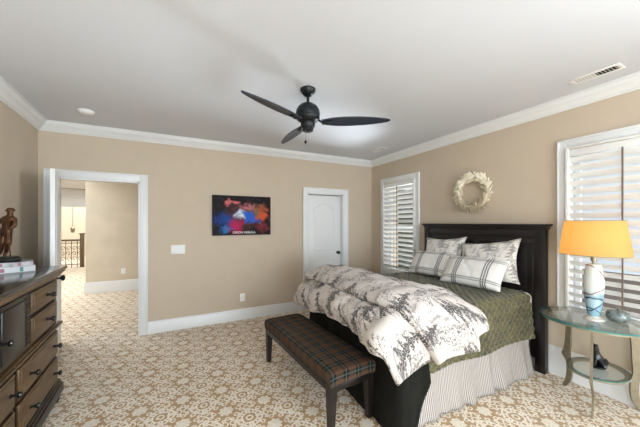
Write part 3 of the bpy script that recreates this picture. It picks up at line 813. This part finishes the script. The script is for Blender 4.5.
# ---- duvet: two puffy layers
def cr(p0, p1, p2, p3, t):
    return .5 * ((2 * p1) + (-p0 + p2) * t + (2 * p0 - 5 * p1 + 4 * p2 - p3) * t * t + (-p0 + 3 * p1 - 3 * p2 + p3) * t ** 3)
def resample(pts, n):
    pts = [Vector(p) for p in pts]; m_ = len(pts) - 1; out = []
    for i in range(n + 1):
        f_ = i / n * m_; k = min(int(f_), m_ - 1); t_ = f_ - k
        out.append(cr(pts[max(k - 1, 0)], pts[k], pts[k + 1], pts[min(k + 2, m_)], t_))
    return out
def puffy(bm, table, nb, na, th, puff, seed, uvo=(0, 0)):
    rows = [resample(r, na) for r in table]
    cols = [resample([rows[b][a] for b in range(len(rows))], nb) for a in range(na + 1)]
    C = [[cols[a][b] for a in range(na + 1)] for b in range(nb + 1)]
    Nn = [[None] * (na + 1) for _ in range(nb + 1)]
    for b in range(nb + 1):
        for a in range(na + 1):
            da = C[b][min(a + 1, na)] - C[b][max(a - 1, 0)]; db = C[min(b + 1, nb)][a] - C[max(b - 1, 0)][a]
            n_ = da.cross(db); n_.normalize(); Nn[b][a] = n_
    if Nn[nb // 2][na // 2].z < 0:
        for r in Nn:
            for i in range(len(r)): r[i] = -r[i]
    top = []; bot = []; UV = []; ub = [0] * (na + 1)
    for b in range(nb + 1):
        rt = []; rb = []; ru = []; sa = 0
        for a in range(na + 1):
            if a: sa += (C[b][a] - C[b][a - 1]).length
            if b: ub[a] += (C[b][a] - C[b - 1][a]).length
            e = min(b / nb, 1 - b / nb, a / na, 1 - a / na) * 2
            # distance to border in metres, approximate
            dm = min(min(b, nb - b) * .024, min(a, na - a) * .024)
            ed = math.sqrt(max(0, 1 - (1 - min(1, dm / .085)) ** 2))
            c = C[b][a]; pn = noise.noise(Vector((c.x * 4.2 + seed, c.y * 4.2, c.z * 4.2))) * .75 + noise.noise(Vector((c.x * 9 + seed, c.y * 9, c.z * 9))) * .5
            rid = -abs(noise.noise(Vector((c.x * 5 + seed * 2, c.y * 7.5, c.z * 3)))) * .9
            h = th + puff * (pn + rid)
            rt.append(c + Nn[b][a] * h * ed); rb.append(c - Nn[b][a] * th * .6 * ed); ru.append((sa + uvo[0], ub[a] + uvo[1]))
        top.append(rt); bot.append(rb); UV.append(ru)
    grid(bm, top, UV); grid(bm, bot, UV)
    bmesh.ops.remove_doubles(bm, verts=bm.verts, dist=.0004)
def wob(s_, k=1.0): return noise.noise(Vector((s_ * 6, k, .3)))
low = [
 [(1.20, 3.00, .50), (1.25, 3.02, .54), (1.38, 3.02, .55), (1.6, 3.02, .54), (1.95, 3.0, .54)],
 [(1.19, 2.93, .53), (1.20, 2.94, .67), (1.38, 2.93, .73), (1.6, 2.93, .73), (1.97, 2.92, .71)],
 [(1.19, 2.77, .55), (1.18, 2.77, .73), (1.36, 2.77, .84), (1.6, 2.77, .84), (2.00, 2.77, .83)],
 [(1.18, 2.5, .57), (1.17, 2.5, .75), (1.36, 2.5, .86), (1.6, 2.5, .86), (2.02, 2.5, .84)],
 [(1.18, 2.2, .63), (1.17, 2.2, .78), (1.36, 2.2, .86), (1.6, 2.2, .86), (2.03, 2.2, .84)],
 [(1.17, 1.9, .645), (1.16, 1.9, .78), (1.36, 1.9, .86), (1.6, 1.9, .86), (2.04, 1.9, .84)],
 [(1.17, 1.65, .63), (1.16, 1.65, .77), (1.36, 1.65, .86), (1.6, 1.65, .86), (2.04, 1.65, .84)],
 [(1.12, 1.44, .64), (1.12, 1.42, .72), (1.32, 1.43, .82), (1.6, 1.44, .82), (2.05, 1.44, .80)],
 [(1.14, 1.34, .58), (1.20, 1.34, .64), (1.36, 1.35, .69), (1.62, 1.355, .68), (2.045, 1.355, .66)],
 [(1.19, 1.295, .455), (1.32, 1.325, .475), (1.48, 1.335, .515), (1.7, 1.335, .50), (2.035, 1.335, .475)],
]
upp = [
 [(1.29, 3.02, .62), (1.40, 3.03, .65), (1.58, 3.03, .65), (1.76, 3.01, .61)],
 [(1.27, 2.96, .74), (1.40, 2.96, .81), (1.60, 2.96, .81), (1.80, 2.95, .74)],
 [(1.25, 2.80, .84), (1.38, 2.80, .93), (1.60, 2.80, .93), (1.86, 2.80, .85)],
 [(1.25, 2.5, .87), (1.40, 2.5, .95), (1.64, 2.5, .94), (1.95, 2.5, .845)],
 [(1.25, 2.15, .87), (1.42, 2.15, .945), (1.68, 2.15, .935), (1.99, 2.15, .84)],
 [(1.26, 1.85, .87), (1.46, 1.85, .94), (1.72, 1.85, .925), (2.02, 1.85, .84)],
 [(1.28, 1.58, .87), (1.48, 1.58, .935), (1.74, 1.58, .92), (2.04, 1.58, .84)],
 [(1.34, 1.40, .81), (1.54, 1.40, .86), (1.79, 1.40, .845), (2.05, 1.41, .795)],
 [(1.42, 1.31, .67), (1.60, 1.30, .71), (1.83, 1.30, .74), (2.06, 1.32, .735)],
 [(1.51, 1.275, .52), (1.66, 1.28, .56), (1.85, 1.29, .60), (2.075, 1.315, .655)],
]
bm = NB(); puffy(bm, low, 96, 56, .036, .036, 2.0); 
lay = obj('duvet', bm, 'toile', angle=180); tag(lay, 'puffy off-white duvet with black tree print folded across the foot of the bed', 'duvet')
bm = NB(); puffy(bm, upp, 96, 48, .040, .034, 7.0, (.37, .21))
obj('folded_over_layer', bm, 'toile', lay, angle=180)

# ---- pillows
def pillow_bm(w, h, th, flange=0.0, seed=0.0, n=40, point=.06):
    bm = NB(); top = []; bot = []; UV = []
    for i in range(n + 1):
        rt = []; rb = []; ru = []
        for j in range(n + 1):
            a = i / n * 2 - 1; b = j / n * 2 - 1
            x = a * w / 2 * (1 - point * (1 - b * b) ** 1.0 * abs(a) ** 3); z = b * h / 2 * (1 - point * 1.1 * (1 - a * a) * abs(b) ** 3)
            ia = min(1, (1 - abs(a)) / (1 - flange) if flange else 1 - abs(a)); 
            ea = max(0, 1 - (abs(a) / (1 - flange)) ** 2.6) if abs(a) < 1 - flange else 0
            eb = max(0, 1 - (abs(b) / (1 - flange * w / h)) ** 2.6) if abs(b) < 1 - flange * w / h else 0
            t_ = th / 2 * (ea * eb) ** .52
            wr = .010 * noise.noise(Vector((x * 9 + seed, z * 9, seed))) + .006 * noise.noise(Vector((x * 22 + seed, z * 22, seed)))
            k_ = min(1, t_ / (th * .25))
            off = .008 * noise.noise(Vector((x * 6 + seed, z * 6, 4))) * (1 - k_)
            ru_ = (i / n * (w if flange else 1), j / n * (h if flange else 1))
            ru_ = (ru_[1], ru_[0]) if flange else ru_
            rt.append((x, t_ + wr * k_ + off + (0.0012 if (0 < i < n and 0 < j < n) else 0), z)); rb.append((x, -t_ - wr * k_ + off - (0.0012 if (0 < i < n and 0 < j < n) else 0), z)); ru.append(ru_)
        top.append(rt); bot.append(rb); UV.append(ru)
    grid(bm, top, UV); grid(bm, bot, UV); bmesh.ops.remove_doubles(bm, verts=bm.verts, dist=.0003)
    return bm
def place_pillow(name, label, mat, w, h, th, loc, lean, yaw=0, roll=0, group=None, seed=0.0, flange=0.0, point=.06):
    o = obj(name, pillow_bm(w, h, th, flange, seed, point=point), mat, angle=180)
    # local x = width, y = thickness, z = height ; face turned to -X world, leaning towards the headboard
    Rm = Matrix.Rotation(R(yaw), 4, 'Z') @ Matrix.Rotation(R(90), 4, 'Z') @ Matrix.Rotation(R(lean), 4, 'X') @ Matrix.Rotation(R(roll), 4, 'Y')
    o.matrix_world = Matrix.Translation(loc) @ Rm
    return tag(o, label, 'pillow', group)
# widths run along the headboard
place_pillow('pillow_sham', 'tree-print pillow sham on the far side, leaning on the headboard', 'toile_fine', .60, .50, .15, (2.975, 2.43, 1.05), 20, 0, 4, None, 1.3, .05, .13)
place_pillow('pillow_sham', 'tree-print pillow sham nearest the table lamp, leaning on the headboard', 'toile_fine', .64, .49, .16, (2.94, 1.83, 1.05), 25, 3, 9, None, 5.1, .05, .13)
place_pillow('lumbar_pillow', 'far black and white windowpane-check pillow, half hidden behind its twin', 'check', .62, .34, .14, (2.78, 2.44, .96), 34, -2, 3, None, 3.7)
place_pillow('lumbar_pillow', 'near black and white windowpane-check pillow, in front of the lamp-side sham', 'check', .64, .34, .15, (2.69, 1.83, .96), 36, 3, 1, None, 8.2)

# ------------------------------------------------------------------ bench
BA = math.atan2(1.76 - .93, 2.876 - 1.64)
t = thing('upholstered_bench', 'long bench with tartan cushion and dark wooden legs at the foot of the bed', 'bench', (1.035, 2.255, 0), R(5.0))
hx, hy = .200, .62
bm = NB()
# cushion with uvs in metres
nu, nv = 24, 60; P = []; UV = []
for i in range(nu + 1):
    r_ = []; u_ = []
    for j in range(nv + 1):
        a = i / nu * 2 - 1; b = j / nv * 2 - 1
        r_.append((a * hx, b * hy, .452 - .010 * (abs(a) ** 8) - .010 * abs(b) ** 14 + .005 * (1 - a * a) * (1 - b * b))); u_.append((a * hx, b * hy))
    P.append(r_); UV.append(u_)
grid(bm, P, UV)
def side(pts, uvs_):
    uvl = bm.loops.layers.uv.verify(); f_ = bm.faces.new([bm.verts.new(p) for p in pts])
    for lp, q in zip(f_.loops, uvs_): lp[uvl].uv = q
def ring_pt(k): return None
edge = [(P[i][0]) for i in range(nu + 1)] + [P[nu][j] for j in range(1, nv + 1)] + [P[i][nv] for i in range(nu - 1, -1, -1)] + [P[0][j] for j in range(nv - 1, 0, -1)]
for i in range(len(edge)):
    a = edge[i]; b = edge[(i + 1) % len(edge)]
    levels = [(0, 0), (.006, .012), (.007, .045), (.003, .085), (0, .090)]
    for (o0, z0), (o1, z1) in zip(levels, levels[1:]):
        def sh(p, o_, z_):
            x = p[0] + (o_ if abs(p[0] - hx) < 1e-6 else -o_ if abs(p[0] + hx) < 1e-6 else 0)
            y = p[1] + (o_ if abs(p[1] - hy) < 1e-6 else -o_ if abs(p[1] + hy) < 1e-6 else 0)
            return (x, y, p[2] - z_)
        def uvf(p, z_):
            if abs(abs(p[0]) - hx) < 1e-6 and not (abs(abs(p[1]) - hy) < 1e-6 and abs(a[0]-b[0])>1e-5): return (p[0] + math.copysign(z_, p[0]), p[1])
            return (p[0], p[1] + math.copysign(z_, p[1]))
        side([sh(a, o0, z0), sh(b, o0, z0), sh(b, o1, z1), sh(a, o1, z1)], [uvf(a, z0), uvf(b, z0), uvf(b, z1), uvf(a, z1)])
bmesh.ops.remove_doubles(bm, verts=bm.verts, dist=.0005)
obj('cushion', bm, 'tartan', t, angle=60)
bm = NB(); box(bm, (-hx + .004, -hy + .004, .300), (hx - .004, hy - .004, .358), .006); obj('apron', bm, 'espresso', t)
for sx in (-1, 1):
    for sy in (-1, 1):
        bm = NB(); secs = [(.355, .0, .030), (.30, .0, .030), (.0, .018, .019)]
        rings = []
        for z, off, w in secs:
            cx, cy = sx * (hx - .032 + off * .3), sy * (hy - .032 - off * .0)
            rings.append([bm.verts.new((cx + a * w, cy + b * w, z)) for a, b in ((-1, -1), (1, -1), (1, 1), (-1, 1))])
        for A, B in zip(rings, rings[1:]):
            for i in range(4): bm.faces.new((A[i], A[(i + 1) % 4], B[(i + 1) % 4], B[i]))
        bm.faces.new(rings[0]); bm.faces.new(rings[-1])
        obj('leg', bm, 'espresso', t, smooth=False)

# ------------------------------------------------------------------ dresser
DR = math.atan2(.063, .998)
t = thing('dresser', 'long dark brown dresser with black knobs along the left wall', 'dresser', (-.925, 2.985, 0), DR)
bm = NB(); box(bm, (-.42, -1.56, .10), (-.012, .02, 1.03), .004); obj('body', bm, 'wood', t)
bm = NB(); box(bm, (-.43, -1.62, 1.078), (.045, .08, 1.105), .008, 3); obj('top', bm, 'wood_top', t)
bm = NB()
for z0, z1, e in ((1.058, 1.080, .036), (1.042, 1.060, .020), (1.025, 1.044, .010)): box(bm, (-.42, -1.56 - e, z0), (e, .03 + e, z1), .007, 3)
obj('top_moulding', bm, 'wood', t)
bm = NB()
for z0, z1, e in ((.612, .628, .012), (.628, .642, .024), (.642, .652, .012)): box(bm, (-.42, -1.56 - e, z0), (e, .02 + e, z1), .005)
obj('waist_moulding', bm, 'wood', t)
bm = NB()
for z0, z1, e in ((.06, .13, .028), (.13, .155, .018), (.155, .175, .008)): box(bm, (-.42, -1.56 - e, z0), (e, .02 + e, z1), .006)
obj('base_moulding', bm, 'wood_dark', t)
for y in (-.03, -1.50):
    for x in (-.02, -.39):
        bm = NB(); lathe(bm, [(.022, 0), (.036, .008), (.042, .03), (.034, .052), (.03, .066)], 20, (x, y, 0)); obj('foot', bm, 'wood_dark', t)
def knob(parent, x, y, z):
    bm = NB(); lathe(bm, [(.013, 0), (.013, .004), (.007, .008), (.007, .016), (.012, .019), (.008, .023), (.008, .026), (.017, .032), (.019, .040), (.014, .048), (.002, .051)], 18)
    k = obj('knob', bm, 'black', parent); k.location = (x, y, z); k.rotation_euler = (0, R(90), 0)
def drawer(t0, t1, z0, z1, knobs):
    bm = NB(); box(bm, (-.014, -t1 - .005, z0 - .005), (-.004, -t0 + .005, z1 + .005)); g = obj('drawer', bm, 'wood_dark', t, smooth=False)
    bm = NB(); box(bm, (-.006, -t1 + .004, z0 + .004), (.010, -t0 - .004, z1 - .004), .006, 2); box(bm, (.008, -t1 + .022, z0 + .020), (.014, -t0 - .022, z1 - .020), .005); obj('drawer_front', bm, 'wood', g)
    for k in knobs: knob(g, .013, -k, (z0 + z1) / 2)
for (z0, z1) in ((.868, 1.012), (.676, .846)):
    drawer(.05, .545, z0, z1, (.296,)); drawer(1.01, 1.50, z0, z1, (1.255,))
for (z0, z1) in ((.405, .600), (.190, .385)):
    drawer(.03, .74, z0, z1, (.147, .592)); drawer(.785, 1.52, z0, z1, (.86, 1.37))
# centre cupboard door with dark raised panel and ribbed edge
bm = NB(); box(bm, (-.014, -.985, .672), (.004, -.575, 1.016), .003); dd = obj('cupboard_door', bm, 'wood_dark', t)
bm = NB(); box(bm, (.0, -.94, .70), (.012, -.66, .99), .008); obj('raised_panel', bm, 'wood_dark', dd)
bm = NB()
for k in range(15): box(bm, (.0, -.645, .695 + k * .0205), (.010, -.59, .708 + k * .0205), .004)
obj('ribbed_strip', bm, 'wood_dark', dd)
knob(dd, .012, -.962, .83)

# books on the dresser
def book(label, loc, rz, w, d, h, c1, c2, group):
    t = thing('book', label, 'book', loc, rz, group)
    bm = NB(); box(bm, (-w / 2 + .004, -d / 2 + .004, .003), (w / 2 - .001, d / 2 - .004, h - .003)); obj('pages', bm, 'paper', t, smooth=False)
    bm = NB(); box(bm, (-w / 2, -d / 2, 0), (w / 2, d / 2, .003)); box(bm, (-w / 2, -d / 2, h - .003), (w / 2, d / 2, h)); box(bm, (-w / 2, -d / 2, 0), (w / 2, -d / 2 + .003, h), .001); obj('cover', bm, c1, t, smooth=False)
    bm = NB(); box(bm, (w * .18, -d / 2 - .0006, .004), (w * .25, -d / 2 + .001, h - .004)); obj('spine_mark', bm, c2, t, smooth=False)
    bm = NB(); box(bm, (-w * .30, -d / 2 - .0006, .007), (-w * .12, -d / 2 + .001, h - .007)); obj('spine_mark', bm, 'mark_pink', t, smooth=False)
    return t
M['cover_white'] = plain('pale_book_cover', srgb(206, 206, 208), .35)
M['cover_grey'] = plain('grey_book_cover', srgb(178, 172, 172), .35, noise_amt=.2, nscale=20)
M['mark_teal'] = plain('teal_spine_mark', srgb(60, 128, 120), .4)
M['mark_pink'] = plain('grey_rose_spine_mark', srgb(150, 96, 108), .4)
BX, BY = -1.155, 2.86
book('pale book with teal and pink spine marks, lower of the two on the dresser', (BX, BY, 1.105), R(24), .25, .20, .040, 'cover_white', 'mark_teal', 'books on the dresser')
book('grey book lying on the pale one, directly under the bronze statuette', (BX - .005, BY + .005, 1.145), R(20), .245, .19, .034, 'cover_grey', 'mark_pink', 'books on the dresser')

# bronze statuette: a standing figure in a cap, hand on hip
def skin_fig(name, nodes, edges, mat, parent, sub=2, root=0):
    me = bpy.data.meshes.new(name); me.from_pydata([n_[0] for n_ in nodes], edges, [])
    o = bpy.data.objects.new(name, me); COL.objects.link(o); o.parent = parent
    sk = o.modifiers.new('Skin', 'SKIN'); sk.use_smooth_shade = True
    for i, n_ in enumerate(nodes):
        r_ = n_[1]; me.skin_vertices[0].data[i].radius = (r_, r_) if not isinstance(r_, tuple) else r_
        me.skin_vertices[0].data[i].use_root = (i == root)
    s_ = o.modifiers.new('Subdivision', 'SUBSURF'); s_.levels = sub; s_.render_levels = sub
    me.materials.append(M[mat]); return o
t = thing('bronze_statuette', 'small bronze figure of a standing person in a cap, on the dresser books', 'statuette', (BX - .012, BY - .018, 1.179), R(-26)); t.scale = (1.13, 1.13, 1.16)
bm = NB(); lathe(bm, [(.070, 0), (.074, .006), (.074, .018), (.064, .028), (.060, .034), (.02, .036)], 32, sx=1.05, sy=.85); obj('base', bm, 'black', t)
nodes = [((.000, 0, .190), .026), ((.006, 0, .215), .024), ((.014, 0, .250), .032), ((.020, 0, .278), .027), ((.026, 0, .296), .012), ((.031, -.004, .318), .018),
         ((.017, 0, .180), .019), ((.028, -.012, .122), .017), ((-.008, .004, .055), .010), ((.010, -.022, .041), .009),
         ((-.016, 0, .180), .019), ((-.018, -.004, .120), .016), ((-.040, .0, .055), .010), ((-.026, -.026, .041), .009),
         ((-.016, 0, .276), .014), ((-.058, -.002, .240), .012), ((-.022, -.018, .198), .009),
         ((.054, 0, .272), .014), ((.064, -.006, .228), .012), ((.040, -.030, .205), .009), ((.032, -.004, .334), .013)]
edges = [(0, 1), (1, 2), (2, 3), (3, 4), (4, 5), (0, 6), (6, 7), (7, 8), (8, 9), (0, 10), (10, 11), (11, 12), (12, 13), (3, 14), (14, 15), (15, 16), (3, 17), (17, 18), (18, 19), (5, 20)]
skin_fig('figure', nodes, edges, 'bronze', t)
bm = NB(); lathe(bm, [(.020, .322), (.022, .328), (.019, .338), (.010, .344), (.002, .345)], 20, (.030, -.001, 0)); lathe(bm, [(.019, .321), (.021, .324), (.019, .327)], 20, (.034, -.013, 0)); obj('cap', bm, 'bronze', t)
bm = NB(); tube(bm, [(.040, -.030, .205), (.052, -.03, .12), (.050, -.02, .034)], .0035, 6); obj('stick', bm, 'bronze', t)

# ------------------------------------------------------------------ glass side table
TC = (2.86, .958); TH_ = .706
t = thing('side_table', 'oval glass-topped side table with curved champagne metal legs, beside the bed', 'table', (TC[0], TC[1], 0))
A_, B_ = .295, .318
bm = NB(); lathe(bm, [(.985, 0), (1, .002), (1, .010), (.985, .012)], 72, (0, 0, TH_), sx=A_, sy=B_); obj('glass_top', bm, 'table_glass', t)
bm = NB(); n = 72
prof = [(1.001, 0), (1.004, .0), (1.004, .011), (1.001, .011)]
lathe(bm, prof, 72, (0, 0, TH_ + .0005), cap=False, sx=A_, sy=B_); obj('glass_edge', bm, 'edge_glass', t)
def oval_band(cx, cy, a, b, w, z0, z1):
    bm = NB(); rings = []
    for k in range(72):
        an = 2 * PI * k / 72; c_, s_ = math.cos(an), math.sin(an)
        rings.append([bm.verts.new((cx + (a - q) * c_, cy + (b - q) * s_, z)) for q, z in ((0, z0), (0, z1), (w, z1), (w, z0))])
    for k in range(72):
        A2, B2 = rings[k], rings[(k + 1) % 72]
        for i in range(4): bm.faces.new((A2[i], A2[(i + 1) % 4], B2[(i + 1) % 4], B2[i]))
    return bm
obj('top_ring', oval_band(0, 0, A_ - .012, B_ - .012, .035, TH_ - .014, TH_ - .001), 'nickel', t)
SC = (.094, -.005)      # shelf centre offset
sa, sb, SZ = .218, .178, .298
sh = obj('lower_shelf', oval_band(SC[0], SC[1], sa, sb, .035, SZ - .012, SZ), 'nickel', t)
bm = NB(); lathe(bm, [(.97, 0), (1, .001), (1, .007), (.97, .008)], 64, (SC[0], SC[1], SZ + .0008), sx=sa, sy=sb); obj('shelf_glass', bm, 'table_glass', sh)
bm = NB(); lathe(bm, [(1.001, 0), (1.006, 0), (1.006, .007), (1.001, .007)], 64, (SC[0], SC[1], SZ + .001), cap=False, sx=sa, sy=sb); obj('shelf_glass_edge', bm, 'edge_glass', sh)
def table_leg(dirv, prof, wid):
    d = Vector((dirv[0], dirv[1], 0)).normalized(); s_ = Vector((-d.y, d.x, 0)); bm = NB(); rows = []
    prof = resample([(p[0], p[1], p[2]) for p in prof], 40)
    for p in prof:
        c = Vector((SC[0], SC[1], 0)) + d * p[0]; c.z = p[1]; w = p[2]
        rows.append([bm.verts.new(c + s_ * wid / 2 + d * w / 2), bm.verts.new(c - s_ * wid / 2 + d * w / 2), bm.verts.new(c - s_ * wid / 2 - d * w / 2), bm.verts.new(c + s_ * wid / 2 - d * w / 2)])
    for a, b in zip(rows, rows[1:]):
        for i in range(4): bm.faces.new((a[i], a[(i + 1) % 4], b[(i + 1) % 4], b[i]))
    bm.faces.new(rows[0]); bm.faces.new(list(reversed(rows[-1])))
    obj('leg', bm, 'nickel', t, angle=50)
LP = [(.215, TH_ - .014, .05), (.235, .60, .05), (.245, .50, .052), (.25, .40, .055), (.262, .33, .064), (.268, .285, .078), (.240, .235, .052), (.236, .15, .050), (.248, .08, .046), (.275, .02, .036), (.29, .0, .03)]
table_leg((.42, .90), LP, .014)
table_leg((-.985, -.17), [(max(.2, p[0] - .03) if p[1] > .2 else p[0] - .075, p[1], p[2] * .6) for p in LP], .012)
table_leg((.80, -.60), [(p[0] + .01, p[1], p[2] * 1.15) for p in LP], .014)

# cat figurine on the lower shelf
t = thing('cat_figurine', 'small black seated cat figurine on the lower shelf of the side table', 'figurine', (2.975, .955, SZ + .009), R(-35))
bm = NB(); lathe(bm, [(.030, 0), (.032, .004), (.028, .008)], 20, sx=1.2, sy=.9); obj('base', bm, 'black', t)
nodes = [((.012, 0, .035), .024), ((.0, 0, .062), .021), ((-.012, 0, .088), .014), ((-.018, 0, .110), .018), ((-.034, 0, .106), .009),
         ((-.016, -.013, .143), .005), ((-.020, .013, .143), .005), ((-.022, -.010, .05), .008), ((-.028, -.010, .012), .007), ((-.022, .010, .05), .008), ((-.028, .010, .012), .007),
         ((.024, .006, .020), .014), ((.030, .016, .012), .007), ((.012, .028, .010), .005)]
edges = [(0, 1), (1, 2), (2, 3), (3, 4), (3, 5), (3, 6), (1, 7), (7, 8), (1, 9), (9, 10), (0, 11), (11, 12), (12, 13)]
t.scale = (1.35, 1.35, 1.35)
skin_fig('body', nodes, edges, 'black', t)

# table lamp
LX, LY = 2.835, .936; TT = TH_ + .0125
t = thing('table_lamp', 'lit table lamp with wide cream shade and swirled blue glass base', 'lamp', (LX, LY, TT))
bm = NB(); lathe(bm, [(.056, 0), (.062, .005), (.060, .014), (.045, .022), (.034, .026), (.030, .034)], 36); obj('foot', bm, 'pearl', t)
bm = NB(); lathe(bm, [(.028, .03), (.036, .04), (.046, .10), (.055, .18), (.062, .26), (.062, .30), (.055, .36), (.048, .40), (.047, .425), (.040, .432), (.012, .434)], 40); obj('vase_body', bm, 'vase', t)
bm = NB(); tube(bm, [(0, 0, .43), (0, 0, .56)], .009, 12); lathe(bm, [(.016, .45), (.018, .47), (.018, .51), (.012, .52)], 16); obj('socket_stem', bm, 'nickel', t)
bm = NB(); lathe(bm, [(.205, .505), (.170, .765)], 64, cap=False); sh = obj('lamp_shade', bm, 'shade', t)
for r_, z_ in ((.205, .505), (.170, .765)):
    bm = NB(); tube(bm, [(r_ * math.cos(2 * PI * k / 48), r_ * math.sin(2 * PI * k / 48), z_) for k in range(49)], .0025, 6, cap=False); obj('wire_ring', bm, 'nickel', sh)
bm = NB()
for k in range(3):
    a = 2 * PI * k / 3; tube(bm, [(0, 0, .745), (.170 * math.cos(a), .170 * math.sin(a), .763)], .0015, 5)
obj('wire_spider', bm, 'nickel', sh)
bm = NB(); lathe(bm, [(.012, .515), (.016, .53), (.030, .57), (.031, .59), (.02, .615), (.004, .622)], 20)
mb = N('warm_bulb'); mb.b.inputs['Emission Color'].default_value = (1, .72, .38, 1); mb.b.inputs['Emission Strength'].default_value = 6; M['bulb'] = mb.m
obj('bulb', bm, 'bulb', t)
pl = bpy.data.lights.new('lamp_bulb_light', 'POINT'); pl.energy = .62; pl.color = (1, .52, .20); pl.shadow_soft_size = .03
po = bpy.data.objects.new('lamp_bulb_light', pl); COL.objects.link(po); po.parent = t; po.location = (0, 0, .66)

# lidded jar
t = thing('lidded_jar', 'small grey ribbed lidded jar beside the lamp on the glass table', 'jar', (2.94, .835, TT))
def ribbed(prof, seg=48, ribs=12, amp=.04):
    bm = NB(); rings = []
    for r_, z in prof: rings.append([bm.verts.new((r_ * (1 + amp * abs(math.cos(ribs / 2 * 2 * PI * i / seg))) * math.cos(2 * PI * i / seg), r_ * (1 + amp * abs(math.cos(ribs / 2 * 2 * PI * i / seg))) * math.sin(2 * PI * i / seg), z)) for i in range(seg)])
    for a, b in zip(rings, rings[1:]):
        for i in range(seg): bm.faces.new((a[i], a[(i + 1) % seg], b[(i + 1) % seg], b[i]))
    bm.faces.new(rings[0]); bm.faces.new(rings[-1]); return bm
obj('bowl', ribbed([(.040, 0), (.056, .010), (.064, .032), (.064, .056), (.056, .070)]), 'jar', t)
obj('lid', ribbed([(.059, .070), (.057, .076), (.038, .085), (.012, .088)]), 'jar', t)
bm = NB(); lathe(bm, [(.006, .087), (.006, .091), (.011, .096), (.010, .101), (.002, .104)], 14); obj('lid_knob', bm, 'jar', t)
